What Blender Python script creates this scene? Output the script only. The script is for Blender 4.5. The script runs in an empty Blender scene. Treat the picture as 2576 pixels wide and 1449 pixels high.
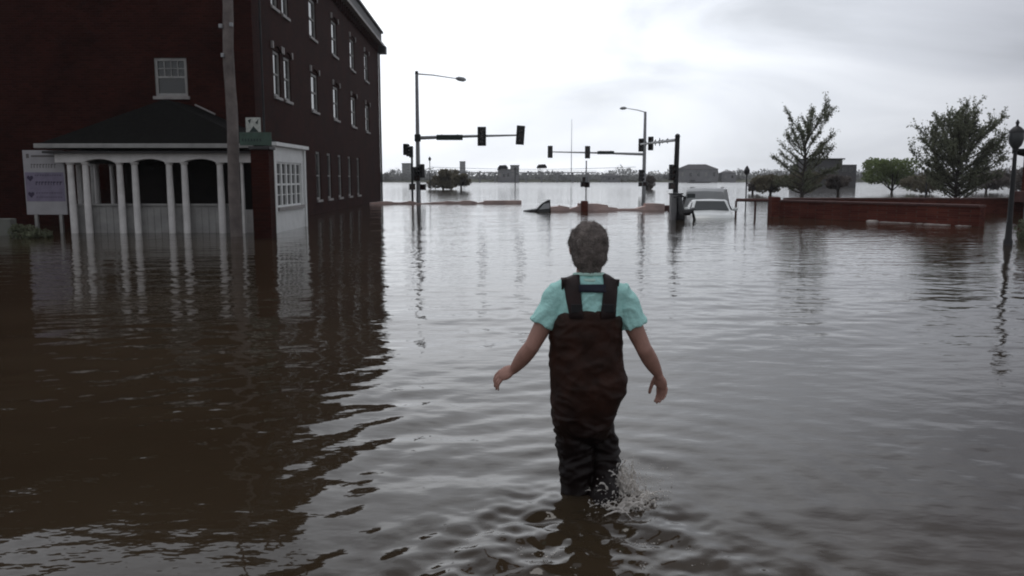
import bpy, bmesh, math, random
import numpy as np
from mathutils import Vector, noise, Matrix
from mathutils.bvhtree import BVHTree
R = math.radians
C = bpy.context.scene.collection
scene = bpy.context.scene
random.seed(7)

# ------------------------------------------------------------------ camera
F = 2050.0; CX = 1288.0; CY = 724.5; TH = math.atan(275.0 / F); CAMH = 1.54
cam = bpy.data.objects.new('camera', bpy.data.cameras.new('camera')); C.objects.link(cam)
cam.location = (0, 0, CAMH); cam.rotation_euler = (math.pi / 2 - TH, 0, 0)
cam.data.sensor_width = 36; cam.data.lens = F / 2576 * 36
cam.data.clip_start = 0.05; cam.data.clip_end = 5000
scene.camera = cam

# ------------------------------------------------------------------ world: heavy overcast, brightest low ahead-left
w = bpy.data.worlds.new('World'); scene.world = w; w.use_nodes = True
nt = w.node_tree; nt.nodes.clear()
def N(nt, t, **kw):
    n = nt.nodes.new(t)
    for k, v in kw.items():
        if k in ('operation', 'blend_type', 'data_type', 'noise_dimensions', 'sky_type', 'sun_disc', 'sun_elevation', 'sun_rotation',
                 'interpolation_type', 'clamp', 'use_clamp', 'feature', 'distance', 'musgrave_type', 'offset', 'invert'):
            setattr(n, k, v)
        else:
            n.inputs[k].default_value = v
    return n
L = nt.links.new
def vmath(nt, op, a, b=None):
    n = nt.nodes.new('ShaderNodeVectorMath'); n.operation = op
    nt.links.new(a, n.inputs[0])
    if b is not None:
        if isinstance(b, tuple): n.inputs[1].default_value = b
        else: nt.links.new(b, n.inputs[1])
    return n
def fmath(nt, op, a, b=None, cl=False):
    n = nt.nodes.new('ShaderNodeMath'); n.operation = op; n.use_clamp = cl
    for i, v in enumerate((a, b)):
        if v is None: continue
        if isinstance(v, (int, float)): n.inputs[i].default_value = v
        else: nt.links.new(v, n.inputs[i])
    return n.outputs[0]
def ramp(nt, fac, stops):
    n = nt.nodes.new('ShaderNodeValToRGB'); nt.links.new(fac, n.inputs[0])
    cr = n.color_ramp
    while len(cr.elements) < len(stops): cr.elements.new(0.5)
    for e, (p, c) in zip(cr.elements, stops):
        e.position = p; e.color = (*c, 1) if len(c) == 3 else c
    return n.outputs[0]
SUN_EL, SUN_AZ = R(68), R(-20)
sky = nt.nodes.new('ShaderNodeTexSky'); sky.sky_type = 'NISHITA'; sky.sun_disc = False
sky.sun_elevation = SUN_EL; sky.sun_rotation = SUN_AZ
tc = nt.nodes.new('ShaderNodeTexCoord')
dirn = vmath(nt, 'NORMALIZE', tc.outputs['Generated']).outputs[0]
BR = Vector((math.sin(R(-11)), math.cos(R(-11)), math.tan(R(4)))).normalized()
dot = vmath(nt, 'DOT_PRODUCT', dirn, tuple(BR)).outputs['Value']
ang = fmath(nt, 'DIVIDE', fmath(nt, 'ARCCOSINE', fmath(nt, 'MINIMUM', dot, 0.99999)), math.pi)
base = ramp(nt, ang, [(0.0, (1.50, 1.54, 1.60)), (0.07, (1.40, 1.44, 1.50)), (0.13, (1.16, 1.20, 1.26)), (0.19, (.88, .91, .97)), (0.26, (.50, .51, .56)), (0.42, (.50, .51, .53)), (1.0, (.46, .465, .48))])
mp = nt.nodes.new('ShaderNodeMapping'); mp.inputs['Scale'].default_value = (1.0, 1.0, 3.2); mp.inputs['Rotation'].default_value = (0, R(10), 0)
L(dirn, mp.inputs[0])
cn = N(nt, 'ShaderNodeTexNoise', Scale=2.6, Detail=5.0, Roughness=.5, Distortion=.6); L(mp.outputs[0], cn.inputs['Vector'])
cl = ramp(nt, cn.outputs['Fac'], [(0.33, (.66, .667, .68)), (0.46, (.82, .826, .84)), (0.60, (.98, .98, .98)), (0.7, (1.04, 1.04, 1.04))])
mul = nt.nodes.new('ShaderNodeMix'); mul.data_type = 'RGBA'; mul.blend_type = 'MULTIPLY'; mul.inputs[0].default_value = 1
L(base, mul.inputs[6]); L(cl, mul.inputs[7])
bgA = nt.nodes.new('ShaderNodeBackground'); L(mul.outputs[2], bgA.inputs[0]); bgA.inputs[1].default_value = 1.10
bgB = nt.nodes.new('ShaderNodeBackground'); L(sky.outputs[0], bgB.inputs[0]); bgB.inputs[1].default_value = 0.05
mx = nt.nodes.new('ShaderNodeMixShader'); mx.inputs[0].default_value = .10
L(bgA.outputs[0], mx.inputs[1]); L(bgB.outputs[0], mx.inputs[2])
out = nt.nodes.new('ShaderNodeOutputWorld'); L(mx.outputs[0], out.inputs[0])

sl = bpy.data.lights.new('sun', 'SUN'); sl.energy = .5; sl.angle = R(25); sl.color = (1, .97, .93)
so = bpy.data.objects.new('sun', sl); C.objects.link(so)
so.rotation_euler = Vector((-math.sin(SUN_AZ) * math.cos(SUN_EL), -math.cos(SUN_AZ) * math.cos(SUN_EL), -math.sin(SUN_EL))).to_track_quat('-Z', 'Y').to_euler()
scene.view_settings.view_transform = 'Standard'; scene.view_settings.look = 'None'
scene.view_settings.exposure = 0; scene.view_settings.gamma = 1
scene.cycles.max_bounces = 6; scene.cycles.volume_bounces = 1
scene.cycles.filter_width = 2.0

# ------------------------------------------------------------------ helpers
def at(x, y, Y):
    """point at world depth Y seen at photo position x, y (photo scaled to 2576 wide)"""
    u = CY - y
    d = Vector((x - CX, F * math.cos(TH) + u * math.sin(TH), -F * math.sin(TH) + u * math.cos(TH)))
    return Vector((0, 0, CAMH)) + d * (Y / d.y)

def mat(name, col, rough=.6, var=0.0, vscale=4.0, bump=0.0, bscale=20.0, metal=0.0, spec=.5, col2=None):
    m = bpy.data.materials.new(name); m.use_nodes = True
    n = m.node_tree; b = n.nodes['Principled BSDF']
    b.inputs['Roughness'].default_value = rough; b.inputs['Metallic'].default_value = metal
    b.inputs['Specular IOR Level'].default_value = spec
    b.inputs['Base Color'].default_value = (*col, 1)
    t = n.nodes.new('ShaderNodeTexCoord')
    if var > 0 or col2:
        no = N(n, 'ShaderNodeTexNoise', Scale=vscale, Detail=6.0, Roughness=.6); n.links.new(t.outputs['Object'], no.inputs['Vector'])
        c2 = col2 or tuple(c * (1 + var) for c in col); c1 = tuple(c * (1 - var) for c in col) if not col2 else col
        n.links.new(ramp(n, no.outputs['Fac'], [(.32, c1), (.68, c2)]), b.inputs['Base Color'])
    if bump > 0:
        nb = N(n, 'ShaderNodeTexNoise', Scale=bscale, Detail=4.0); n.links.new(t.outputs['Object'], nb.inputs['Vector'])
        bp = n.nodes.new('ShaderNodeBump'); bp.inputs['Strength'].default_value = bump; bp.inputs['Distance'].default_value = .02
        n.links.new(nb.outputs['Fac'], bp.inputs['Height']); n.links.new(bp.outputs[0], b.inputs['Normal'])
    return m

def brick_mat(name, c1, c2, mortar):
    m = bpy.data.materials.new(name); m.use_nodes = True
    n = m.node_tree; b = n.nodes['Principled BSDF']; b.inputs['Roughness'].default_value = .85; b.inputs['Specular IOR Level'].default_value = .1
    g = n.nodes.new('ShaderNodeNewGeometry'); s = n.nodes.new('ShaderNodeSeparateXYZ'); n.links.new(g.outputs['Position'], s.inputs[0])
    cb = n.nodes.new('ShaderNodeCombineXYZ'); n.links.new(fmath(n, 'ADD', s.outputs[0], s.outputs[1]), cb.inputs[0]); n.links.new(s.outputs[2], cb.inputs[1])
    br = n.nodes.new('ShaderNodeTexBrick'); n.links.new(cb.outputs[0], br.inputs['Vector'])
    br.inputs['Color1'].default_value = (*c1, 1); br.inputs['Color2'].default_value = (*c2, 1); br.inputs['Mortar'].default_value = (*mortar, 1)
    br.inputs['Scale'].default_value = 1; br.inputs['Brick Width'].default_value = .21; br.inputs['Row Height'].default_value = .075
    br.inputs['Mortar Size'].default_value = .006; br.inputs['Mortar Smooth'].default_value = .3
    no = N(n, 'ShaderNodeTexNoise', Scale=.7, Detail=7.0, Roughness=.65); n.links.new(g.outputs['Position'], no.inputs['Vector'])
    mm = n.nodes.new('ShaderNodeMix'); mm.data_type = 'RGBA'; mm.blend_type = 'MULTIPLY'; mm.inputs[0].default_value = 1
    n.links.new(br.outputs['Color'], mm.inputs[6]); n.links.new(ramp(n, no.outputs['Fac'], [(.3, (.62, .6, .6)), (.7, (1.2, 1.15, 1.1))]), mm.inputs[7])
    n.links.new(mm.outputs[2], b.inputs['Base Color'])
    bp = n.nodes.new('ShaderNodeBump'); bp.inputs['Strength'].default_value = .5; bp.inputs['Distance'].default_value = .01; bp.invert = True
    n.links.new(br.outputs['Fac'], bp.inputs['Height']); n.links.new(bp.outputs[0], b.inputs['Normal'])
    return m

M = dict(
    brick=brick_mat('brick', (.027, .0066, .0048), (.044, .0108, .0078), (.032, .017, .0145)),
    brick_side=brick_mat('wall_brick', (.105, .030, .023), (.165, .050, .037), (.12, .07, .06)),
    brick_hazed=brick_mat('haze_paled_brick', (.66, .48, .46), (.74, .58, .56), (.70, .62, .60)),  # wash-out from flare and haze put into the brick colour
    coping=mat('coping', (.10, .045, .040), .8, .3, 3),
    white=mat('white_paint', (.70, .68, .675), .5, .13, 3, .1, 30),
    white_dull=mat('dull_white_paint', (.30, .295, .29), .6, .22, 2.5),  # duller white for frames, gutters and set-back porch parts
    white_clean=mat('clean_white_paint', (.74, .75, .75), .5, .08, 3, .1, 30),
    trim=mat('grey_trim', (.30, .28, .275), .6, .2, 3),
    dark_trim=mat('dark_cornice', (.035, .033, .035), .6, .3, 3),
    roof=mat('roof_shingle', (.0080, .0078, .0074), .95, .3, 9, .6, 60, spec=.08),
    glass=mat('window_glass', (.02, .022, .024), .06, spec=.8),
    inside=mat('interior_shade', (.014, .009, .008), .8, .4, 2),  # near-black, shade inside the porch put into the colour
    metal=mat('galvanised_steel', (.34, .35, .37), .5, .15, 5, metal=.1),
    dmetal=mat('dark_painted_steel', (.014, .014, .017), .55, .2, 5),
    black=mat('black_plastic', (.008, .008, .010), .5),
    lens=mat('unlit_lens', (.03, .012, .010), .2),
    signdark=mat('dark_green_sign', (.010, .026, .024), .5, .2, 6),
    wood=mat('weathered_pole_wood', (.17, .145, .138), .9, .3, 3, .8, 14),
    concrete=mat('concrete', (.16, .165, .15), .9, .25, 2, .3, 20),
    green_sign=mat('green_sign_paint', (.045, .085, .065), .5, .3, 5),
    sign_white=mat('sign_white', (.46, .48, .45), .5, .3, 9),
    board=mat('sign_board_white', (.36, .35, .37), .5, .12, 2),
    board_band=mat('sign_board_violet', (.19, .165, .24), .5, .18, 4),
    board_ink=mat('sign_ink', (.035, .022, .06), .5),
    board_grey=mat('sign_grey_text', (.12, .11, .11), .5),
    bark=mat('bark', (.05, .040, .034), .9, .3, 6),
    leaf_a=mat('spring_leaves', (.17, .185, .125), .8, .5, .9),
    leaf_b=mat('olive_leaves', (.19, .172, .125), .8, .4, .8),
    leaf_c=mat('fresh_leaves', (.18, .225, .10), .8, .4, .8),
    leaf_d=mat('brown_buds', (.16, .14, .13), .8, .4, .8),
    leaf_far=mat('haze_paled_leaves', (.30, .302, .30), .9, .5, .08),  # distance haze partly put into this pale leaf colour
    farwall=mat('haze_paled_wall', (.24, .24, .25), .8, .2, .3),  # wall grey lightened to carry some of the distance haze
    fardark=mat('far_dark_wall', (.085, .083, .088), .8, .2, .3),
    land=mat('land', (.08, .085, .055), .95, .4, .05),
    carwhite=mat('white_car_paint', (.72, .75, .75), .25, .04, 2),
    cargrey=mat('silver_van_paint', (.36, .37, .38), .35, .08, 2),
    carblack=mat('black_car_paint', (.012, .012, .014), .25),
    carglass=mat('car_glass', (.03, .038, .04), .12, spec=.35),
    cabinet=mat('cabinet_grey', (.22, .22, .23), .5, .1, 4),
    skin=mat('skin', (.43, .235, .19), .55, .14, 14, .12, 90),
    hair=mat('grey_brown_hair', (.25, .215, .20), .7, .4, 30, .8, 130, spec=.3),
    shirt=mat('teal_shirt', (.47, .84, .80), .85, .08, 7, .4, 50),
    collar=mat('pale_teal_collar', (.60, .86, .78), .85, .08, 12),
    wader=mat('brown_wader', (.016, .0070, .0050), .46, 0, 9, .15, 30, spec=.22, col2=(.050, .020, .0135)),
    strap=mat('dark_strap', (.022, .010, .010), .7, .3, 14),
    strapb=mat('navy_strap', (.012, .014, .03), .7),
    mast=mat('pale_mast', (.35, .34, .38), .6),
)

for k_ in ('leaf_a', 'leaf_b', 'leaf_c', 'leaf_d', 'leaf_far'):      # thin leaves let light through
    n_ = M[k_].node_tree; b_ = n_.nodes['Principled BSDF']; o_ = [x for x in n_.nodes if x.type == 'OUTPUT_MATERIAL'][0]
    b_.inputs['Specular IOR Level'].default_value = .2
    tr_ = n_.nodes.new('ShaderNodeBsdfTranslucent'); ms_ = n_.nodes.new('ShaderNodeMixShader'); ms_.inputs[0].default_value = .45
    n_.links.new(b_.inputs['Base Color'].links[0].from_socket, tr_.inputs[0]); n_.links.new(b_.outputs[0], ms_.inputs[1]); n_.links.new(tr_.outputs[0], ms_.inputs[2]); n_.links.new(ms_.outputs[0], o_.inputs[0])

def tag(o, label=None, cat=None, group=None, kind=None):
    if label: o['label'] = label
    if cat: o['category'] = cat
    if group: o['group'] = group
    if kind: o['kind'] = kind
    return o
def empty(name, loc, label, cat, group=None, rz=0):
    o = bpy.data.objects.new(name, None); C.objects.link(o); o.location = loc; o.rotation_euler = (0, 0, rz)
    o.empty_display_size = .2
    return tag(o, label, cat, group)

class MB:
    """collects shapes into one mesh (world coordinates unless a parent is given)"""
    def __init__(s): s.bm = bmesh.new()
    def quad(s, pts):
        return s.bm.faces.new([s.bm.verts.new(p) for p in pts])
    def box(s, lo, hi, bev=0):
        x0, y0, z0 = lo; x1, y1, z1 = hi
        v = [s.bm.verts.new(p) for p in ((x0,y0,z0),(x1,y0,z0),(x1,y1,z0),(x0,y1,z0),(x0,y0,z1),(x1,y0,z1),(x1,y1,z1),(x0,y1,z1))]
        fs = [s.bm.faces.new([v[i] for i in f]) for f in ((0,3,2,1),(4,5,6,7),(0,1,5,4),(1,2,6,5),(2,3,7,6),(3,0,4,7))]
        if bev:
            es = list({e for f in fs for e in f.edges})
            bmesh.ops.bevel(s.bm, geom=es, offset=bev, segments=2, affect='EDGES', profile=.6)
        return s
    def tube(s, pts, rad, n=12, caps=True, ell=1.0):
        """tube through pts with a radius each; ell squashes along the second axis"""
        rings = []
        P = [Vector(p) for p in pts]
        up = None
        for i, p in enumerate(P):
            t = (P[min(i+1, len(P)-1)] - P[max(i-1, 0)])
            t = t.normalized() if t.length > 1e-9 else Vector((0,0,1))
            if up is None: up = Vector((0,1,0)) if abs(t.y) < .9 else Vector((1,0,0))
            a = t.cross(up).normalized(); b = a.cross(t).normalized(); up = b
            r = rad[i] if hasattr(rad, '__len__') else rad
            rings.append([s.bm.verts.new(p + (a*math.cos(k*2*math.pi/n) + b*math.sin(k*2*math.pi/n)*ell)*r) for k in range(n)])
        for A, B in zip(rings, rings[1:]):
            for k in range(n):
                s.bm.faces.new((A[k], A[(k+1)%n], B[(k+1)%n], B[k]))
        if caps:
            s.bm.faces.new(rings[0][::-1]); s.bm.faces.new(rings[-1])
        return s
    def lathe(s, c, prof, n=20):
        return s.tube([(c[0], c[1], c[2]+z) for r, z in prof], [r for r, z in prof], n)
    def ball(s, c, r, n=12, q=None):
        if not hasattr(r, '__len__'): r = (r, r, r)
        mtx = Matrix.Translation(c) @ ((q.to_matrix().to_4x4()) if q else Matrix()) @ Matrix.Diagonal((*r, 1))
        m_ = max(6, n*2//3); nv_ = s.bm.verts.new
        rows_ = [[nv_(mtx @ Vector((math.sin(math.pi*j/m_)*math.cos(2*math.pi*k/n), math.sin(math.pi*j/m_)*math.sin(2*math.pi*k/n), math.cos(math.pi*j/m_)))) for k in range(n)] for j in range(1, m_)]
        t_, b_ = nv_(mtx @ Vector((0, 0, 1))), nv_(mtx @ Vector((0, 0, -1))); nf_ = s.bm.faces.new
        for k in range(n):
            nf_((t_, rows_[0][k], rows_[0][(k+1) % n])); nf_((b_, rows_[-1][(k+1) % n], rows_[-1][k]))
            for j in range(m_-2): nf_((rows_[j][k], rows_[j+1][k], rows_[j+1][(k+1) % n], rows_[j][(k+1) % n]))
        return s
    def loft(s, rings, caps=True):
        V = [[s.bm.verts.new(p) for p in r] for r in rings]
        n = len(V[0])
        for A, B in zip(V, V[1:]):
            for k in range(n): s.bm.faces.new((A[k], A[(k+1)%n], B[(k+1)%n], B[k]))
        if caps: s.bm.faces.new(V[0][::-1]); s.bm.faces.new(V[-1])
        return s
    def build(s, name, m, parent=None, smooth=False, norm=True):
        if norm: bmesh.ops.recalc_face_normals(s.bm, faces=s.bm.faces)
        me = bpy.data.meshes.new(name); s.bm.to_mesh(me); s.bm.free()
        if smooth:
            for p in me.polygons: p.use_smooth = True
        if m: me.materials.append(m)
        o = bpy.data.objects.new(name, me); C.objects.link(o)
        if parent is not None:
            o.parent = parent
        return o
def autosmooth(o, a=35):
    me = o.data
    bm = bmesh.new(); bm.from_mesh(me)
    for f in bm.faces: f.smooth = True
    for e in bm.edges:
        if len(e.link_faces) == 2 and e.calc_face_angle(0) > R(a): e.smooth = False
    bm.to_mesh(me); bm.free(); return o
def copy_tree(o, parent=None):
    c = o.copy(); C.objects.link(c); c.parent = parent
    for ch in list(o.children): copy_tree(ch, c)
    return c

# ------------------------------------------------------------------ WATER
PX, PY = 0.355, 3.85       # where the person stands
def build_water():
    rng = np.random.default_rng(11)
    ys = [-60, -40, -25, -15, -8, -4, -2, -1, -.4, 0, .3, .5, .7, .85]
    y = 1.0
    while y < 75: ys.append(y); y *= 1.0047
    while y < 365: ys.append(y); y *= 1.03
    ys.append(372.0)
    ys = np.array(ys, float)
    inner = np.linspace(-1, 1, 840); g = 1 + np.cumsum(.08 * 1.45 ** np.arange(14)); 
    hw = 2.2 + .80 * np.maximum(ys, 0)
    X = np.empty((len(ys), 840 + 28))
    X[:, 14:-14] = inner[None, :] * hw[:, None]
    t = ((g - 1) / (g[-1] - 1)) ** 1.0
    X[:, -14:] = hw[:, None] + t[None, :] * (600 - hw)[:, None]
    X[:, :14] = -X[:, -14:][:, ::-1]
    Y = np.repeat(ys[:, None], X.shape[1], 1)
    dy = np.gradient(ys)[:, None] * np.ones_like(X); dx = np.abs(np.gradient(X, axis=1))
    sp = np.maximum(dy, dx)
    Z = np.zeros_like(X)
    # wind and wading ripples: many directional components, patchy
    patch = np.zeros_like(X)
    for _ in range(10):
        a = rng.uniform(0, 2*np.pi); lam = rng.uniform(2.5, 9)
        patch += np.sin(2*np.pi/lam*(X*np.cos(a)+Y*1.0*np.sin(a)) + rng.uniform(0, 6.28))
    patch = np.clip(.85 + .22*patch, .3, 1.6)
    def comp(lam, th, slope, ph):
        k = 2*np.pi/lam
        f = np.clip(lam/(3.0*sp) - 1, 0, 1)
        return f * slope/k * np.sin(k*(X*np.sin(th)+Y*np.cos(th)) + ph + .6*np.sin(.7*X+ph) + .5*np.sin(.9*Y+2*ph))
    near = np.clip(1.35 - Y/22, .5, 1.15)
    for i in range(84):
        lam = np.exp(rng.uniform(np.log(.10), np.log(.9)))
        th = R(-14) + rng.normal(0, R(30))
        if i % 5 == 0: th += R(75)
        Z += comp(lam, th, .0049 * (lam/.4)**-.02, rng.uniform(0, 6.28)) * patch * near
    # longer lazy swell
    for i in range(8):
        Z += comp(rng.uniform(1.6, 3.4), rng.normal(R(-15), R(35)), .0045, rng.uniform(0, 6.28)) * near
    # sharpen crests a little
    # person's wake: rings, V arms behind, churned water toward camera
    dX = X - PX; dYp = Y - (PY - .05); r = np.hypot(dX, dYp)
    fine = sp < .06
    ring = .0048 * np.sin(2*np.pi*(r/.30 - .2)) * np.exp(-r/1.3) * np.clip(r/.25, 0, 1)
    Z += np.where(fine, ring, 0)
    back = np.clip(-dYp, 0, 10)
    for s_ in (-1, 1):
        for off, am in ((0, 1), (.28, .6), (.55, .4)):
            dd = (s_*dX - (.62*back + .10) - off)
            Z += np.where(fine, am * .018 * np.exp(-(dd/.10)**2) * np.clip(back*2, 0, 1) * np.exp(-back/2.2), 0)
    chop = np.zeros_like(X)
    for i in range(44):
        lam = np.exp(rng.uniform(np.log(.045), np.log(.32))); a = rng.uniform(0, 2*np.pi); k = 2*np.pi/lam
        chop += .058/k * np.sin(k*(X*np.cos(a)+Y*np.sin(a)) + rng.uniform(0, 6.28) + 1.2*np.sin(3*X+i) + 1.2*np.sin(4*Y+2*i)) * np.clip(lam/(2.5*sp)-1, 0, 1)
    mask = np.exp(-((dX+.05)/(.42+.38*back))**2) * np.exp(-np.clip(dYp, 0, 9)**2/.06) * np.exp(-back/2.6) * np.clip(.45+back*2, 0, 1)
    mask2 = np.exp(-(((X+.75)/.22)**2 + ((Y-2.62)/.22)**2)) * .5
    Z += chop * (mask*1.0 + mask2)
    Z += .012*np.exp(-(r/.22)**2)
    Z *= (Y < 120)
    nr, nc = X.shape
    co = np.stack([X, Y, Z], -1).reshape(-1, 3).astype(np.float32)
    idx = np.arange(nr*nc).reshape(nr, nc)
    q = np.stack([idx[:-1, :-1], idx[:-1, 1:], idx[1:, 1:], idx[1:, :-1]], -1).reshape(-1, 4)
    me = bpy.data.meshes.new('water'); me.vertices.add(len(co)); me.vertices.foreach_set('co', co.ravel())
    me.loops.add(q.size); me.loops.foreach_set('vertex_index', q.ravel().astype(np.int32))
    me.polygons.add(len(q)); me.polygons.foreach_set('loop_start', np.arange(0, q.size, 4, dtype=np.int32))
    me.polygons.foreach_set('loop_total', np.full(len(q), 4, dtype=np.int32))
    me.polygons.foreach_set('use_smooth', np.ones(len(q), bool))
    me.update(calc_edges=True)
    m = bpy.data.materials.new('muddy_water'); m.use_nodes = True; n = m.node_tree; b = n.nodes['Principled BSDF']
    b.inputs['Roughness'].default_value = .035; b.inputs['IOR'].default_value = 1.38
    g_ = n.nodes.new('ShaderNodeNewGeometry')
    no = N(n, 'ShaderNodeTexNoise', Scale=.35, Detail=5.0); n.links.new(g_.outputs['Position'], no.inputs['Vector'])
    n.links.new(ramp(n, no.outputs['Fac'], [(.3, (.031, .0215, .0125)), (.7, (.050, .0365, .023))]), b.inputs['Base Color'])
    sx0 = n.nodes.new('ShaderNodeSeparateXYZ'); n.links.new(g_.outputs['Position'], sx0.inputs[0])      # unresolved far ripples blur the mirror
    n.links.new(fmath(n, 'ADD', .035, fmath(n, 'MULTIPLY', fmath(n, 'DIVIDE', fmath(n, 'SUBTRACT', sx0.outputs[1], 45.0), 180.0, True), .16)), b.inputs['Roughness'])
    mpp = n.nodes.new('ShaderNodeMapping'); mpp.inputs['Scale'].default_value = (.55, 1.0, 1.0); mpp.inputs['Rotation'].default_value = (0, 0, R(10)); n.links.new(g_.outputs['Position'], mpp.inputs[0])
    n1 = N(n, 'ShaderNodeTexNoise', Scale=3.4, Detail=3.0, Roughness=.5); n.links.new(mpp.outputs[0], n1.inputs['Vector'])
    n2 = N(n, 'ShaderNodeTexNoise', Scale=14.0, Detail=2.0); n.links.new(mpp.outputs[0], n2.inputs['Vector'])
    sx = n.nodes.new('ShaderNodeSeparateXYZ'); n.links.new(g_.outputs['Position'], sx.inputs[0])
    far = fmath(n, 'DIVIDE', sx.outputs[1], 14.0, True)       # longer ripples handed over from mesh to bump with distance
    calm = fmath(n, 'SUBTRACT', 1.0, fmath(n, 'MULTIPLY', fmath(n, 'DIVIDE', fmath(n, 'SUBTRACT', sx.outputs[1], 25.0), 80.0, True), .75))
    far = fmath(n, 'MULTIPLY', far, calm)
    h = fmath(n, 'ADD', fmath(n, 'MULTIPLY', fmath(n, 'MULTIPLY', n1.outputs['Fac'], far), 1.0), fmath(n, 'MULTIPLY', n2.outputs['Fac'], .13))
    bp = n.nodes.new('ShaderNodeBump'); bp.inputs['Strength'].default_value = 1; bp.inputs['Distance'].default_value = .015
    n.links.new(h, bp.inputs['Height']); n.links.new(bp.outputs[0], b.inputs['Normal'])
    me.materials.append(m)
    o = bpy.data.objects.new('water', me); C.objects.link(o)
    o['kind'] = 'structure'
    return o
build_water()

# ground beyond the river and river bed
b = MB()
nx = 80
pr = [(366, -.4), (372, .5), (380, 1.3), (430, 1.8), (600, 3.0), (900, 5.0)]
for i in range(nx):
    for (y0, z0), (y1, z1) in zip(pr, pr[1:]):
        xa = -600 + 1200*i/nx; xb = -600 + 1200*(i+1)/nx
        wv = lambda x, y: 1.2*math.sin(x*.031) + .8*math.sin(x*.013+y*.01)
        f = lambda x, y, z: (x, y + (3*math.sin(x*.05) if y < 400 else 0), z + (wv(x, y) if y > 390 else 0))
        b.quad([f(xa, y0, z0), f(xb, y0, z0), f(xb, y1, z1), f(xa, y1, z1)])
tag(b.build('far_bank', M['land']), kind='structure')
b = MB(); b.quad([(-600, -60, -1.2), (600, -60, -1.2), (600, 368, -1.2), (-600, 368, -1.2)])
tag(b.build('ground', M['land']), kind='structure')

# ------------------------------------------------------------------ BRICK BUILDING
NC = Vector((-8.25, 26.7, 0)); FC = Vector((-9.10, 57.0, 0)); TOP = 10.55
dv = (FC - NC).normalized(); nv = Vector((dv.y, -dv.x, 0))         # side face direction and outward normal (towards +x)
if nv.x < 0: nv = -nv
LEN = (FC - NC).length
bld = empty('brick_building', (NC.x, NC.y, 0), 'tall dark red brick building with rows of narrow windows, left of the street', 'building')
def face_point(o, d, n):   # returns function (s, z, out) -> point relative to the building base
    return lambda s, z, q=0.0: o + d*s + Vector((0, 0, z)) + n*q
side = face_point(Vector((0,0,0)), dv, nv)
front = face_point(Vector((0,0,0)), Vector((-1,0,0)), Vector((0,-1,0)))
def wall_grid(mb, fp, S0, S1, Z0, Z1, holes, depth):
    ss = sorted({S0, S1, *[h[0] for h in holes], *[h[1] for h in holes]}); zs = sorted({Z0, Z1, *[h[2] for h in holes], *[h[3] for h in holes]})
    for a, c in zip(ss, ss[1:]):
        for e, f in zip(zs, zs[1:]):
            ms, mz = (a+c)/2, (e+f)/2
            if any(h[0] < ms < h[1] and h[2] < mz < h[3] for h in holes): continue
            mb.quad([fp(a, e), fp(c, e), fp(c, f), fp(a, f)])
    for h in holes:
        a, c, e, f = h; D = -depth
        mb.quad([fp(a, e), fp(a, f), fp(a, f, D), fp(a, e, D)]); mb.quad([fp(c, e), fp(c, f), fp(c, f, D), fp(c, e, D)])
        mb.quad([fp(a, f), fp(c, f), fp(c, f, D), fp(a, f, D)]); mb.quad([fp(a, e), fp(c, e), fp(c, e, D), fp(a, e, D)])
def Ys(x): return 15487.0/(1230.0 - x) - NC.y   # distance along the side wall of a photo column
holes = []
cols = [(Ys(699), .95), (Ys(725), 1.0), (Ys(791), 1.35), (Ys(845), 1.4), (Ys(889), 1.5), (Ys(924), 1.5)]
rows = [(4.42, 6.00), (7.48, 9.10)]
for s, wd in cols:
    for z0, z1 in rows: holes.append((s, s+wd, z0, z1, 'up'))
for x in (797, 825, 852, 877, 899): holes.append((Ys(x), Ys(x)+.95, .62, 2.72, 'gr'))
holes = [h for h in holes]
b = MB(); wall_grid(b, side, 0, LEN, -1, TOP, [h[:4] for h in holes], .11)
fh = (10.98-NC.x-0.0,)  # placeholder
fx0 = -(NC.x) - 0
# front window in gable face: world x -11.42..-10.40, z 4.16..5.36
fw = (-(-10.38) + NC.x, -(-11.42) + NC.x, 4.16, 5.36)
fw = (abs(-10.38 - NC.x), abs(-11.42 - NC.x), 4.16, 5.36)
wall_grid(b, front, 0, 16.0, -1, TOP, [fw], .12)
# rear and left side, roof deck
bk = side(LEN, 0)
b.quad([side(LEN, -1), side(LEN, TOP), side(LEN, TOP) + Vector((-15.2, 0, 0)), side(LEN, -1) + Vector((-15.2, 0, 0))])
b.quad([Vector((-16, 0, -1)), Vector((-16, 0, TOP)), side(LEN, TOP) + Vector((-15.2, 0, 0)), side(LEN, -1) + Vector((-15.2, 0, 0))])
b.quad([Vector((0, 0, TOP-.02)), side(LEN, TOP-.02), side(LEN, TOP-.02) + Vector((-15.2, 0, 0)), Vector((-16, 0, TOP-.02))])
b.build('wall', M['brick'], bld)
# cornice: corbel course, pale strip, dark parapet on both faces
def band(fp, s0, s1, z0, z1, q0, q1, name, m):
    mb = MB(); P8 = [fp(s, z, q) for z in (z0, z1) for s, q in ((s0, q0), (s1, q0), (s1, q1), (s0, q1))]
    v = [mb.bm.verts.new(p) for p in P8]
    for f in ((0,1,2,3), (4,5,6,7), (0,1,5,4), (1,2,6,5), (2,3,7,6), (3,0,4,7)): mb.bm.faces.new([v[i] for i in f])
    return mb.build(name, m, bld)
band(side, -.3, LEN+.30, 10.42, 10.58, .003, .42, 'cornice', M['trim'])
band(side, -.2, LEN+.10, 10.58, 11.30, -.3, .24, 'parapet', M['dark_trim'])
band(side, -.25, LEN+.22, 11.30, 11.42, -.32, .36, 'cornice', M['dark_trim'])
band(front, .0, 16.0, 10.42, 10.58, .003, .30, 'cornice', M['trim'])
band(front, .31, 16.0, 10.58, 11.30, -.3, .20, 'parapet', M['dark_trim'])
band(side, LEN-.35, LEN+.36, 9.95, 10.42, .003, .55, 'cornice_bracket', M['dark_trim'])
mb = MB()
s = .6
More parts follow.
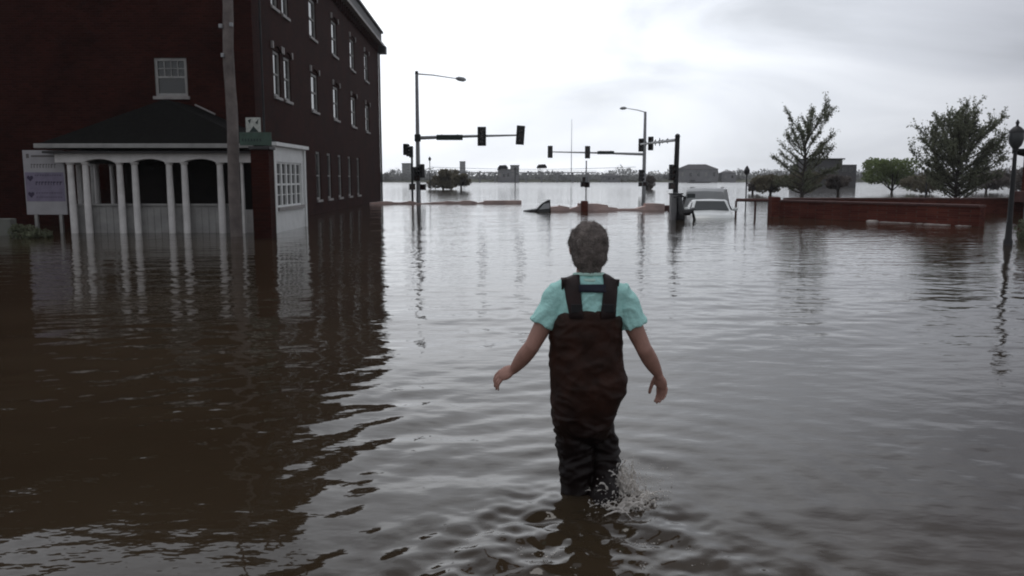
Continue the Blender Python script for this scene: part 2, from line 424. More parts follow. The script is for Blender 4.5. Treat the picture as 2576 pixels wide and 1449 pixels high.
while s < LEN-1:      # corbels under the cornice
    P_ = [side(s+ds, z, q) for z in (9.98, 10.42) for ds, q in ((0, .003), (.14, .003), (.14, .16), (0, .16))]
    v = [mb.bm.verts.new(p) for p in P_]
    for f in ((0,1,2,3), (4,5,6,7), (0,1,5,4), (1,2,6,5), (2,3,7,6), (3,0,4,7)): mb.bm.faces.new([v[i] for i in f])
    s += .62
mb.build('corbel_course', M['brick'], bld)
mb = MB()
mb.tube([side(LEN-.1, -1, .08), side(LEN-.1, 9.95, .08)], .06, 8); mb.build('downpipe', M['dark_trim'], bld)
mb = MB()
mb.tube([side(.55, 10.3, .12), side(.55, 3.0, .12)], .035, 6); mb.build('downpipe', M['dark_trim'], bld)
def fbox(mb, fp, s0, s1, z0, z1, q0, q1):
    v = [mb.bm.verts.new(fp(s, z, q)) for z in (z0, z1) for s, q in ((s0, q0), (s1, q0), (s1, q1), (s0, q1))]
    for f in ((0,1,2,3), (4,5,6,7), (0,1,5,4), (1,2,6,5), (2,3,7,6), (3,0,4,7)): mb.bm.faces.new([v[i] for i in f])
def window(parent, fp, s0, s1, z0, z1, dep, fr=.07, grid=None, fm='white_dull', arch=False, sash=True):
    g = .002; a, c, e, f = s0+g, s1-g, z0+g, z1-g
    mb = MB()
    fbox(mb, fp, a, a+fr, e, f, -dep, -dep+.06); fbox(mb, fp, c-fr, c, e, f, -dep, -dep+.06)
    fbox(mb, fp, a+fr, c-fr, f-fr, f, -dep, -dep+.058); fbox(mb, fp, a+fr, c-fr, e, e+fr, -dep, -dep+.058)
    mid = (e+f)/2
    if sash: fbox(mb, fp, a+fr, c-fr, mid-.03, mid+.03, -dep, -dep+.055)
    fo = mb.build('window', M[fm], parent)
    mb = MB(); mb.quad([fp(a+fr*.5, e+fr*.5, -dep+.012), fp(c-fr*.5, e+fr*.5, -dep+.012), fp(c-fr*.5, f-fr*.5, -dep+.012), fp(a+fr*.5, f-fr*.5, -dep+.012)])
    mb.build('pane', M['glass'], fo)
    if grid:
        mb = MB(); nxg, nzg, zb, zt = grid
        for i in range(1, nxg):
            sx_ = a+fr + (c-a-2*fr)*i/nxg; fbox(mb, fp, sx_-.013, sx_+.013, zb, zt, -dep+.014, -dep+.045)
        for i in range(1, nzg):
            zz = zb + (zt-zb)*i/nzg; fbox(mb, fp, a+fr, c-fr, zz-.012, zz+.012, -dep+.0145, -dep+.043)
        mb.build('muntins', M[fm], fo)
    mb = MB(); fbox(mb, fp, s0-.06, s1+.06, z0-.10, z0-.003, .003, .07); mb.build('sill', M['trim'], fo)
    return fo
def blindwin(h):
    s0, s1, z0, z1 = h[:4]
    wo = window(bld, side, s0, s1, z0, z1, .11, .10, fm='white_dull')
    return wo
for h in holes:
    wo = blindwin(h)
    s0, s1, z0, z1 = h[:4]
    if h[4] == 'up':     # segmental arch hood with pale end stones
        mb = MB(); n = 8; pts = []
        for i in range(n):
            t0, t1 = i/n, (i+1)/n
            za, zb = z1+.02+.16*math.sin(math.pi*t0), z1+.02+.16*math.sin(math.pi*t1)
            sa, sb = s0-.08+(s1-s0+.16)*t0, s0-.08+(s1-s0+.16)*t1
            v = [mb.bm.verts.new(side(s_, z_, q_)) for q_ in (.003, .06) for s_, z_ in ((sa, za), (sb, zb), (sb, zb+.16), (sa, za+.16))]
            for f in ((0,1,2,3), (4,5,6,7), (0,1,5,4), (1,2,6,5), (2,3,7,6), (3,0,4,7)): mb.bm.faces.new([v[k] for k in f])
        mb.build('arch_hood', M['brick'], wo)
        for sa in (s0-.22, s1+.085):
            mb = MB(); fbox(mb, side, sa, sa+.135, z1+.02, z1+.26, .003, .075); mb.build('hood_stop', M['trim'], wo)
mz = (fw[2]+fw[3])/2
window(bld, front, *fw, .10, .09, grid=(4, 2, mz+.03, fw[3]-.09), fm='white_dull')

# ------------------------------------------------------------------ PORCH (entrance pavilion)
PFY = 23.1; PBY = 26.68; PXL = -12.75; PXR = -6.72
por = empty('entrance_porch', (-9.8, PFY, 0), 'white columned porch with dark hipped roof in front of the brick building', 'porch')
O = Vector((-9.8, PFY, 0))
def pb(mb, lo, hi, bev=0): mb.box(tuple(Vector(lo)-O), tuple(Vector(hi)-O), bev)
xs = lambda px: (px - CX)/2065.0*PFY          # photo column at the porch front
# columns (paired)
def column(x, y, r=.095, m='white'):
    mb = MB(); c = Vector((x, y, 0)) - O
    mb.lathe(c, [(r*1.25, -1.0), (r*1.25, -.02), (r*1.0, 0.0), (r, .9), (r*.88, 1.93), (r*1.15, 1.95), (r*1.2, 2.0)], 16)
    return autosmooth(mb.build('column', M[m], por))
for px in (172, 210, 296, 334, 421, 459, 549, 588):
    column(xs(px+3), PFY+.12)
for yy in (PFY+.9, PFY+1.9, PFY+2.9): column(PXL+.12, yy, .08)
for px in (240,): column((px-CX)/2065*26.3, 26.3, .13, 'white_dull')
# entablature with shallow arches between the pairs
mb = MB()
xl, xr = PXL-.05, xs(640)
bays = [(xs(216), xs(290)), (xs(340), xs(418)), (xs(465), xs(546))]
n = 120
zt, zb, rise = 2.24, 1.99, .10
for i in range(n):
    x0 = xl+(xr-xl)*i/n; x1 = xl+(xr-xl)*(i+1)/n
    def lowz(x):
        for a, c in bays:
            if a < x < c: return zb + rise*math.sin(math.pi*(x-a)/(c-a))**.6
        return zb
    y0, y1 = PFY-.02, PFY+.24
    P_ = [Vector(p)-O for p in ((x0,y0,lowz(x0)),(x1,y0,lowz(x1)),(x1,y1,lowz(x1)),(x0,y1,lowz(x0)),(x0,y0,zt),(x1,y0,zt),(x1,y1,zt),(x0,y1,zt))]
    v = [mb.bm.verts.new(p) for p in P_]
    for f in ((0,1,5,4), (3,2,6,7), (0,1,2,3), (4,5,6,7)): mb.bm.faces.new([v[k] for k in f])
mb.build('beam', M['white'], por)
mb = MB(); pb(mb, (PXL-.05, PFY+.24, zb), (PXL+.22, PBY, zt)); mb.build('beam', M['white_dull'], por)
mb = MB(); pb(mb, (PXL-.42, PFY-.36, 2.38), (xs(650), PFY-.22, 2.50), .01); pb(mb, (PXL-.42, PFY-.22, 2.38), (PXL-.28, PBY, 2.50), .01)
mb.build('gutter', M['white_dull'], por)
mb = MB(); pb(mb, (PXL-.28, PFY-.22, 2.242), (PXR-.05, PBY, 2.30)); mb.build('soffit', M['dark_trim'], por)
# roof: hip at front, ridge running back to the wall
e0 = Vector((PXL-.40, PFY-.34, 2.46)); e1 = Vector((PXR-.20, PFY-.34, 2.46)); e2 = Vector((PXR-.20, PBY, 2.46)); e3 = Vector((PXL-.40, PBY, 2.46))
ra = Vector((-10.25, 24.55, 3.86)); rb = Vector((-10.25, PBY, 3.86))
mb = MB()
for poly in ([e0, e1, ra], [e1, e2, rb, ra], [e0, ra, rb, e3], [e0, e3, e2, e1]):
    mb.bm.faces.new([mb.bm.verts.new(p-O) for p in poly])
mb.build('roof', M['roof'], por)
mb = MB(); mb.tube([rb-O+Vector((.1, -.05, .02)), rb.lerp(e2, .22)-O+Vector((0, -.05, .03))], .03, 6); mb.build('flashing', M['trim'], por)
# half walls (panelled boards) between column pairs, set back
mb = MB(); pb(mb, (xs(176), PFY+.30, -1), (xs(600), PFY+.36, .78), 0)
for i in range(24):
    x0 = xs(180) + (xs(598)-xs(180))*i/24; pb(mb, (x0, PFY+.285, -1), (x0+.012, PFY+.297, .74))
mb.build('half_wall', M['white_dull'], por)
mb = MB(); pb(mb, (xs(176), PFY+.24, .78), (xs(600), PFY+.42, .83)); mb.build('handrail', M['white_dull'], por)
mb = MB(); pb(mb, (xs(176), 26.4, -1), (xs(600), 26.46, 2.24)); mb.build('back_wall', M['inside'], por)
# back wall carries the porch's inner shade in its colour; right side wall with gridded windows
side2 = lambda s, z, q=0.0: Vector((PXR + q, PFY + .05 + s, z)) - O
SL = PBY - PFY - .06
mb = MB()
gh = [(.38, SL-.40, .72, 2.02)]
wall_grid(mb, side2, 0, SL, -1, 2.46, gh, .10)
fbox(mb, side2, 0, .16, -1, 2.44, .003, .05); fbox(mb, side2, SL-.16, SL, -1, 2.44, .003, .05)
mb.build('side_wall', M['white_clean'], por)
mb = MB(); fbox(mb, side2, -.10, SL, 2.46, 2.56, -.1, .16); mb.build('gutter', M['white_clean'], por)
fo = window(por, side2, gh[0][0], gh[0][1], .72, 2.02, .10, .05, grid=(5, 4, .77, 1.97), fm='white_clean', sash=True)
mb = MB()
for i in range(1, 5):
    s_ = gh[0][0]+.05+(gh[0][1]-gh[0][0]-.1)*i/5; fbox(mb, side2, s_-.06, s_+.06, .77, 1.97, -.086, -.03)
mb.build('mullion', M['white_clean'], fo)
mb = MB()
pb(mb, (xs(605), PFY+.04, -1), (xs(600)+.12, PFY+.16, 2.0)); pb(mb, (xs(637), PFY+.02, -1), (PXR-.01, PFY+.046, 2.28))
mb.build('corner_board', M['white'], por)
mb = MB(); pb(mb, (xs(600), PFY+.36, -1), (xs(640), PFY+.42, .66)); mb.build('half_wall', M['white'], por)

# utility pole
up = at(595, 593, 22.0); up.z = 0
t = empty('utility_pole', up, 'rough grey wooden utility pole standing in the flood before the porch', 'pole')
mb = MB(); pts = []; rr = []
for i in range(40):
    z = -1.2 + i*.36; pts.append((.02*math.sin(i*.7)+.004*z, .02*math.cos(i*.9), z)); rr.append(.165 - .0045*i*.36 + .004*math.sin(i*2.1))
mb.tube(pts, rr, 14); mb.build('pole', M['wood'], t, True)
mb = MB(); mb.box((.12, -.19, 5.45), (.20, -.12, 5.55), .01); mb.build('bracket', M['metal'], t)
mb = MB(); mb.box((-.17, -.17, 5.42), (-.08, -.1, 5.52), .01); mb.build('bracket', M['metal'], t)
mb = MB(); mb.box((-.14, -.19, 4.68), (-.06, -.12, 4.78), .01); mb.build('bracket', M['metal'], t)

# brick gate pier and the green sign standing on it
pc = at(668, 600, 21.3); pc.z = 0
t = empty('brick_pier', pc, 'dark square brick pier at the right corner of the porch under the green sign', 'pier')
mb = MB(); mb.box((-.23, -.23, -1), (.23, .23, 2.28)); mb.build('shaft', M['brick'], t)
mb = MB(); mb.box((-.27, -.27, 2.283), (.27, .27, 2.36), .01); mb.build('cap', M['dark_trim'], t)
sc_ = Vector((pc.x, pc.y, 2.36))
t = empty('green_sign', sc_, 'green road sign with a pale square panel above, on the brick pier', 'sign')
mb = MB(); mb.tube([(.06, .05, 0), (.06, .05, .78)], .03, 8); mb.build('post', M['dmetal'], t)
mb = MB(); mb.box((-.56, -.02, .03), (.26, .0, .36), .004); mb.build('lower_board', M['green_sign'], t)
mb = MB(); mb.box((-.385, -.02, .365), (-.005, .0, .735), .004); f = mb.build('upper_panel', M['sign_white'], t)
mb = MB()
for tri in ([(-.30, .37), (-.06, .37), (-.19, .52)], [(-.33, .66), (-.24, .70), (-.28, .58)], [(-.14, .60), (-.05, .70), (-.08, .56)]):
    a_ = [mb.bm.verts.new((x, -.024, z)) for x, z in tri]; c_ = [mb.bm.verts.new((x, -.0205, z)) for x, z in tri]
    mb.bm.faces.new(a_); mb.bm.faces.new(c_)
    for k in range(3): mb.bm.faces.new((a_[k], a_[(k+1)%3], c_[(k+1)%3], c_[k]))
mb.build('emblem', M['signdark'], f)
mb = MB()
for k in range(7): mb.box((-.50+k*.075, -.0235, .13), (-.455+k*.075, -.0205, .20))
mb.build('worn_lettering', M['signdark'], t)

# ------------------------------------------------------------------ white notice board at far left
S0 = at(57, 378, 23.4); S1 = at(160, 378, 23.4)
t = empty('notice_board', ((S0.x+S1.x)/2, 23.4, 0), 'large white notice board with violet panel, left of the porch', 'sign')
def nb(x0, x1, z0, z1, y0, y1, name, m, par, bev=0):
    q = MB(); q.box((x0, y0, z0), (x1, y1, z1), bev); return q.build(name, M[m], par)
ztop = S0.z; hwid = (S1.x-S0.x)/2
bd = nb(-hwid, hwid, .52, ztop, -.03, .03, 'board', 'board', t, .008)
nb(-hwid+.03, hwid-.03, .90, 1.72, -.0365, -.0305, 'violet_panel', 'board_band', bd)
q = MB(); random.seed(3)
q.box((-hwid+.10, -.0345, 2.12), (-hwid+.18, -.0305, 2.24)); q.box((-hwid+.24, -.0345, 2.15), (hwid-.2, -.0305, 2.20))
x = -hwid+.22
while x < hwid-.25:
    w_ = random.uniform(.04, .07); q.box((x, -.0345, 1.84), (x+w_*.35, -.0305, 1.95)); q.box((x, -.0345, 1.93), (x+w_, -.0305, 1.955)); x += w_+.03
q.build('header_lettering', M['board_grey'], bd)
for zc in (1.56, 1.10):      # dark heart-like marks
    q = MB()
    pts = [(0, -.10), (.09, .0), (.075, .055), (.035, .065), (0, .035), (-.035, .065), (-.075, .055), (-.09, 0)]
    a_ = [q.bm.verts.new((-hwid+.17+x_, -.043, zc+z_)) for x_, z_ in pts]; c_ = [q.bm.verts.new((-hwid+.17+x_, -.037, zc+z_)) for x_, z_ in pts]
    q.bm.faces.new(a_); q.bm.faces.new(c_)
    for k in range(8): q.bm.faces.new((a_[k], a_[(k+1)%8], c_[(k+1)%8], c_[k]))
    q.build('heart_mark', M['board_ink'], bd)
q = MB()
for zc, hh in ((1.62, .03), (1.36, .10), (1.12, .03), (1.0, .03)):
    x = -hwid+.32
    while x < hwid-.10:
        w_ = random.uniform(.035, .06)*(1.4 if hh > .05 else 1)
        q.box((x, -.0405, zc), (x+w_*.3, -.037, zc+hh)); q.box((x, -.0405, zc+hh*.7), (x+w_*.9, -.037, zc+hh)); x += w_+.02
q.build('worn_lettering', M['board_ink'], bd)
for x in (-hwid+.25, hwid-.2): nb(x-.04, x+.04, -1, .515, -.04, .04, 'leg', 'white_dull', t)

# low concrete wall and a bush at the far left
a = at(-260, 545, 22.3)
mb = MB(); mb.box((-22.5, 22.2, -1), (-13.65, 22.5, .46), .02)
tag(mb.build('retaining_wall', M['concrete']), 'low grey concrete wall rising from the water at the left edge, before the notice board', 'wall')
def leaf_cloud(rng, centers, n, size, squash=1.0):
    """n small leaf quads scattered in ellipsoid clumps [(c, (rx,ry,rz))]"""
    V = []; vol = np.array([r[0]*r[1]*r[2] for c, r in centers])**.66; vol = vol/vol.sum()
    pick = rng.choice(len(centers), n, p=vol)
    for i in pick:
        c, r = centers[i]
        d = rng.normal(size=3); d /= np.linalg.norm(d); d *= rng.uniform(.35, 1.05)**.6
        p = np.array(c)+d*np.array(r)
        u_ = rng.normal(size=3); u_ /= np.linalg.norm(u_); v_ = np.cross(u_, rng.normal(size=3)); v_ /= np.linalg.norm(v_)
        s_ = size*rng.uniform(.6, 1.4)
        V.append([p-u_*s_-v_*s_*.5, p+u_*s_-v_*s_*.5, p+u_*s_+v_*s_*.5, p-u_*s_+v_*s_*.5])
    return V
def quads_mesh(name, V, m, parent=None):
    co = np.array(V, dtype=np.float32).reshape(-1, 3); nq = len(V)
    me = bpy.data.meshes.new(name); me.vertices.add(len(co)); me.vertices.foreach_set('co', co.ravel())
    me.loops.add(nq*4); me.loops.foreach_set('vertex_index', np.arange(nq*4, dtype=np.int32))
    me.polygons.add(nq); me.polygons.foreach_set('loop_start', np.arange(0, nq*4, 4, dtype=np.int32)); me.polygons.foreach_set('loop_total', np.full(nq, 4, dtype=np.int32))
    me.update(calc_edges=True); me.materials.append(m)
    o = bpy.data.objects.new(name, me); C.objects.link(o); o.parent = parent; return o
def bush(pos, clumps, n, size, leaf, label, name='bush', stems=4, group=None, cat='bush'):
    rng = np.random.default_rng(int(abs(pos[0]*37)+abs(pos[1]*11)))
    t = empty(name, pos, label, cat, group)
    cs = []
    for c, r in clumps:
        cs.append((c, r))
        for _ in range(5):
            d = rng.normal(size=3); d /= np.linalg.norm(d); k = rng.uniform(.3, .5)
            cs.append((tuple(np.array(c)+d*np.array(r)*.8), tuple(np.array(r)*k)))
    quads_mesh('foliage', leaf_cloud(rng, cs, n, size), M[leaf], t)
    mb = MB()
    for i in range(stems):
        c, r = clumps[i % len(clumps)]
        mb.tube([(c[0]*.25, c[1]*.25, -.5), (c[0]*.6, c[1]*.6, c[2]*.5), (c[0]+random.uniform(-.2, .2)*r[0], c[1], c[2]+r[2]*.5)], [.05*r[2]+.02, .04*r[2]+.015, .01], 6)
    mb.build('stem', M['bark'], t)
    return t
p = at(100, 596, 22.0); bush((p.x, 21.5, 0), [((-.1, 0, .12), (.42, .3, .22)), ((.25, .1, .08), (.3, .25, .16))], 1400, .03, 'leaf_a', 'small dark bush half under water below the white notice board')

# ------------------------------------------------------------------ TRAFFIC SIGNALS
def signal_head_parts(t, back=True, w_=.36, h_=1.05):
    """hangs centred on its own origin, facing -Y (the camera side)"""
    mb = MB(); mb.box((-w_/2, -.10, -h_/2), (w_/2, .12, h_/2), .02); mb.build('housing', M['black'], t)
    if back:
        mb = MB(); mb.box((-w_/2-.12, .0, -h_/2-.12), (w_/2+.12, .015, h_/2+.12), .004); mb.build('backplate', M['black'], t)
    for i in range(3):
        z = h_/3*(1-i)
        mb = MB(); mb.tube([(0, -.104, z), (0, -.115, z)], h_*.125, 14); ln = mb.build('lens', M['lens'], t)
        mb = MB(); rr = h_*.14; n = 12
        A = [];
        for k in range(n+1):
            an = math.pi*(-.15+1.3*k/n); A.append((math.cos(an)*rr, math.sin(an)*rr))
        vi = [[mb.bm.verts.new((x, yy, z+zz)) for x, zz in A] for yy in (-.10, -.30)]
        for k in range(n): mb.bm.faces.new((vi[0][k], vi[0][k+1], vi[1][k+1], vi[1][k]))
        o = mb.build('visor', M['black'], t)
def signal(pos, label, rz=0, back=True, w_=.36, h_=1.05, group='traffic lights at the flooded crossing', tilt=0):
    t = empty('traffic_light', pos, label, 'traffic light', group, rz); signal_head_parts(t, back, w_, h_); t.rotation_euler[1] = tilt
    return t
def ped_signal(pos, label, rz=0):
    t = empty('pedestrian_signal', pos, label, 'pedestrian signal', 'pedestrian signals on posts', rz)
    mb = MB(); mb.box((-.2, -.1, -.2), (.2, .1, .2), .02); mb.build('housing', M['black'], t)
    mb = MB(); mb.box((-.16, -.107, -.16), (.16, -.101, .16)); mb.build('lens', M['lens'], t)
    mb = MB(); mb.box((-.2, -.24, .203), (.2, .08, .215)); mb.build('visor', M['black'], t)
    return t
def street_plate(p0, p1, h_, label):
    c = (p0+p1)/2; t = empty('street_name_sign', c, label, 'street sign', 'street name signs on signal arms'); d = (p1-p0); ln = d.length/2
    mb = MB(); mb.box((-ln, -.02, -h_/2), (ln, .02, h_/2), .008); mb.build('blade', M['signdark'], t)
    mb = MB()
    for x in (-ln*.6, ln*.6): mb.box((x-.02, .021, -.02), (x+.02, .12, h_/2+.05))
    mb.build('clamp', M['dmetal'], t)
    t.rotation_euler = (0, 0, math.atan2(d.y, d.x)); return t

# --- first mast (left, x=1052)
Y1 = 58.0
b0 = at(1053, 505, Y1); b0.z = 0
top = at(1052, 184, Y1)
t = empty('signal_mast', b0, 'tall grey signal mast with lamp arm, just right of the brick building', 'signal mast', 'signal masts')
mb = MB(); mb.tube([(0, 0, -1), (0, 0, 3), (0, 0, top.z)], [.17, .15, .11], 14); autosmooth(mb.build('pole', M['metal'], t))
mb = MB(); mb.tube([(0, 0, top.z-.05), (0, 0, top.z+.14)], [.13, .10], 12); mb.build('pole_cap', M['dmetal'], t)
a0 = at(1053, 347, Y1)-b0; a1 = at(1308, 340, Y1)-b0
mb = MB(); mb.tube([a0, a0.lerp(a1, .5)+Vector((0,0,.02)), a1], [.13, .095, .055], 10); autosmooth(mb.build('mast_arm', M['metal'], t))
mb = MB(); mb.box((-.2, -.2, a0.z-.25), (.2, .2, a0.z+.25), .03); mb.build('arm_bracket', M['dmetal'], t)
l1 = at(1150, 198, Y1)-b0; tp = Vector((0, 0, top.z-.05))
mb = MB(); mb.tube([tp, tp.lerp(l1, .4)+Vector((0,0,.05)), l1], [.05, .04, .03], 8); mb.build('lamp_arm', M['metal'], t)
mb = MB(); mb.tube([l1+Vector((-.1,0,.02)), l1+Vector((.1,0,0)), l1+Vector((.45,0,-.06)), l1+Vector((.62,0,-.08))], [.06, .15, .15, .05], 12, ell=.55); autosmooth(mb.build('lamp_head', M['metal'], t))
signal(at(1212, 343, Y1-.25), 'black traffic light in the middle of the left mast arm, beside the name plate', w_=.36, h_=1.08)
signal(at(1309, 340, Y1-.25), 'black traffic light at the free right end of the left mast arm', tilt=R(4), w_=.34, h_=1.08)
street_plate(at(1098, 347, Y1-.22), at(1164, 344.5, Y1-.22), .38, 'long dark street name plate on the arm of the left mast')
signal(at(1045, 437, Y1-.3), 'black traffic light low on the left mast facing the street', rz=R(50), back=False, h_=.95)
signal(at(1062, 430, Y1-.1), 'black traffic light low on the right side of the left mast', rz=R(-60), back=False, h_=.95)
ped_signal(at(1064, 471, Y1-.1), 'square pedestrian signal at the foot of the left mast, on its right side', R(-30))
# secondary post
b1 = at(1038, 507, 55.0); b1.z = 0
t = empty('signal_post', b1, 'thin steel signal post close on the left of the left mast', 'signal post')
mb = MB(); mb.tube([(0, 0, -1), (0, 0, at(1038, 380, 55).z)], .075, 10); mb.build('post', M['dmetal'], t)
signal(at(1021, 376, 55), 'small black traffic light atop the thin post, its left head', rz=R(40), back=False, w_=.3, h_=.75)
signal(at(1034, 382, 55.1), 'small black traffic light atop the thin post, its right head', rz=R(-70), back=False, w_=.3, h_=.75)
ped_signal(at(1037, 470, 54.8), 'square pedestrian signal on the thin post beside the left mast', R(20))
ped_signal(at(1050, 448, 57.6), 'square pedestrian signal in the middle of the left mast', R(0))

# --- second mast (x=1619)
Y2 = 84.0
b0 = at(1619, 487, Y2); b0.z = 0; top = at(1619, 281, Y2)
t = empty('signal_mast', b0, 'pale signal mast farther off with its arm reaching left, right of the wading person', 'signal mast', 'signal masts')
mb = MB(); mb.tube([(0, 0, -1), (0, 0, 4), (0, 0, top.z)], [.20, .18, .13], 14); autosmooth(mb.build('pole', M['metal'], t))
a0 = at(1617, 388, Y2)-b0; a1 = at(1383, 382, Y2)-b0
mb = MB(); mb.tube([a0, a0.lerp(a1, .5)+Vector((0,0,.02)), a1], [.14, .09, .05], 10); autosmooth(mb.build('mast_arm', M['metal'], t))
l1 = at(1574, 272, Y2)-b0; tp = Vector((0, 0, top.z-.05))
mb = MB(); mb.tube([tp, tp.lerp(l1, .4)+Vector((0,0,.05)), l1], [.05, .045, .03], 8); mb.build('lamp_arm', M['metal'], t)
mb = MB(); mb.tube([l1+Vector((.1,0,0)), l1+Vector((-.1,0,0)), l1+Vector((-.4,0,-.02)), l1+Vector((-.6,0,-.05))], [.06, .15, .15, .05], 12, ell=.6); autosmooth(mb.build('lamp_head', M['metal'], t))
signal(at(1384, 382, Y2-.25), 'black traffic light at the free left end of the far mast arm', back=False, w_=.5, h_=1.22)
signal(at(1478, 383, Y2-.25), 'black traffic light on the far mast arm above the thin post', back=False, w_=.52, h_=1.25)
street_plate(at(1503, 384, Y2-.22), at(1545, 384, Y2-.22), .34, 'dark street name plate on the arm of the far pale mast')
signal(at(1613, 365, 80), 'black traffic light high on the far pale mast, beside the pole', rz=R(-30), back=False, w_=.5, h_=1.25)
signal(at(1613, 442, 80), 'black traffic light low on the far pale mast', rz=R(35), back=False, w_=.46, h_=1.15)
ped_signal(at(1611, 464, 83), 'square pedestrian signal low on the left side of the far pale mast', R(30))
ped_signal(at(1623, 463, 83), 'square pedestrian signal low on the right side of the far pale mast', R(-30))

# --- third mast (x=1700), arm going away
Y3 = 52.0
b0 = at(1698, 510, Y3); b0.z = 0; top = at(1700, 343, Y3)
t = empty('signal_mast', b0, 'dark thick signal pole beside the stranded vehicles, its bumpy arm running left', 'signal mast', 'signal masts')
mb = MB(); mb.tube([(0, 0, -1), (.02, 0, 2), (.05, 0, top.z)], [.18, .165, .15], 14); autosmooth(mb.build('pole', M['dmetal'], t))
mb = MB(); mb.ball((.05, 0, top.z), .17, 12); mb.build('pole_cap', M['dmetal'], t)
a0 = at(1700, 352, Y3)-b0; a1 = at(1612, 363, 72)-b0
mb = MB(); mb.tube([a0, a1], [.10, .075], 8); mb.build('mast_arm', M['metal'], t)
mb = MB()
for k, s_ in ((.18, .18), (.30, .14), (.38, .30), (.5, .24), (.62, .32), (.8, .2)):
    c = a0.lerp(a1, k); mb.tube([c+Vector((0,0,-s_)), c, c+Vector((0,0,s_))], [.02, .07, .02], 6); mb.ball(c+Vector((0,0,.04)), .11, 8)
mb.build('arm_fittings', M['dmetal'], t)
signal(at(1637, 361, 66), 'black traffic light on the bumpy arm between two poles', back=False, w_=.40, h_=1.08, rz=R(-25))
signal(at(1691, 434, Y3-.2), 'tall black traffic light on the left side of the thick dark pole', back=False, w_=.36, h_=1.0, rz=R(20))
ped_signal(at(1690, 468, Y3-.3), 'square pedestrian signal low on the thick dark pole', R(25))

# --- thin post under the far arm
b0 = at(1474, 497, 66); b0.z = 0
t = empty('signal_post', b0, 'thin signal post standing in water straight beyond the wading person', 'signal post')
mb = MB(); mb.tube([(0, 0, -1), (0, 0, at(1474, 404, 66).z)], .055, 8); mb.build('post', M['metal'], t)
ped_signal(at(1467, 464, 65.8), 'square pedestrian signal on the thin post, its left one', R(30))
ped_signal(at(1477, 465, 65.8), 'square pedestrian signal on the thin post, its right one', R(-30))
ped_signal(at(1471, 452, 66.2), 'square pedestrian signal on the thin post, the upper one', R(0))

# thin street light posts
def thin_post(x, ytop, ybase, Y, label, head=True, r=.04):
    b0 = at(x, ybase, Y); b0.z = 0; tz = at(x, ytop, Y).z
    t = empty('lamp_post', b0, label, 'lamp post', 'slender lamp posts by the river')
    mb = MB(); mb.tube([(0, 0, -1), (0, 0, tz)], [r*1.2, r], 8); mb.build('post', M['dmetal'], t)
    if head:
        mb = MB(); mb.lathe((0, 0, tz), [(.06, 0), (.17, .12), (.2, .3), (.12, .45), (.03, .6)], 12); mb.build('lamp_head', M['dmetal'], t)
    return t
thin_post(1876, 440, 508, 54, 'slender dark lamp post left of the brick flood wall')
thin_post(1082, 405, 475, 110, 'very thin pale post in front of the clump of willows', r=.05)
thin_post(1296, 428, 470, 150, 'thin distant lamp post in the river shallows behind the left signals', r=.07)
thin_post(2328, 440, 497, 66, 'slender post between the round green tree and the large tree', r=.05)

# signs hanging on a span wire (two dark blobs)
t = empty('span_wire', at(1180, 432, 140), 'thin wire strung low across the river view carrying two dark lights', 'wire')
mb = MB(); pts = []
for i in range(21):
    x = 1080+i*26; p = at(x, 420+10*math.sin(math.pi*(i/20))*.6, 140)-at(1180, 432, 140); pts.append(p)
mb.tube(pts, .035, 5); mb.build('wire', M['dmetal'], t)
for x, y, lb in ((1265, 423, 'dark hanging light in the distance below the left traffic lights'), (1363, 421, 'dark hanging light in the distance left of the far mast arm')):
    p = at(x, y, 139.7); t = empty('hanging_light', p, lb, 'light', 'lights hung on the distant wire')
    mb = MB(); mb.tube([(-.85, 0, -.1), (-.5, 0, .14), (.5, 0, .2), (.85, 0, -.05)], [.12, .35, .35, .12], 10, ell=.8); mb.build('housing', M['black'], t)
    mb = MB(); mb.tube([(0, 0, .2), (0, .3, .5)], .05, 6); mb.build('hanger', M['dmetal'], t)

# ornate lamp post at right edge
b0 = at(2535, 617, 19.0); b0.z = 0; tz = at(2558, 312, 19.0).z
t = empty('acorn_street_lamp', b0, 'black street lamp with an acorn shaped head at the right edge', 'street lamp')
mb = MB(); mb.lathe((0, 0, 0), [(.10, -1), (.10, .1), (.075, .16), (.065, .5), (.058, .55), (.05, 1.6), (.04, tz-.62), (.065, tz-.6), (.04, tz-.55)], 14); autosmooth(mb.build('post', M['dmetal'], t))
mb = MB(); mb.lathe((0, 0, tz-.56), [(.06, 0), (.12, .08), (.165, .22), (.155, .36)], 18); autosmooth(mb.build('globe', mat('lamp_globe', (.06, .065, .07), .3), t))
mb = MB(); mb.lathe((0, 0, tz-.20), [(.175, 0), (.16, .05), (.08, .13), (.03, .16), (.03, .2), (.045, .23), (.01, .30)], 16); autosmooth(mb.build('cap', M['dmetal'], t))

# ------------------------------------------------------------------ WALLS in the water
def run_wall(name, p0, p1, z, th, m, label, cat='wall', cope=None, z0=-1):
    d = (p1-p0); ln = d.length; t = empty(name, (p0.x, p0.y, 0), label, cat); t.rotation_euler = (0, 0, math.atan2(d.y, d.x))
    mb = MB(); mb.box((0, 0, z0), (ln, th, z)); mb.build('wall', M[m], t)
    if cope:
        mb = MB(); nseg = max(1, int(ln/1.5))
        for i in range(nseg): mb.box((ln*i/nseg+.004, -.05, z+.002), (ln*(i+1)/nseg-.004, th+.05, z+.075), .008)
        mb.build('coping', M[cope], t)
    return t
g = lambda x, y: (lambda d: Vector((0,0,CAMH)) + d*(-CAMH/d.z))(at(x, y, 10)-Vector((0,0,CAMH)))
w0, w1 = g(1957, 546), g(2462, 570)
run_wall('brick_flood_wall', w0, w1, .62, .35, 'brick_side', 'long low red brick wall with dark coping rising from the water at right', cope='coping')
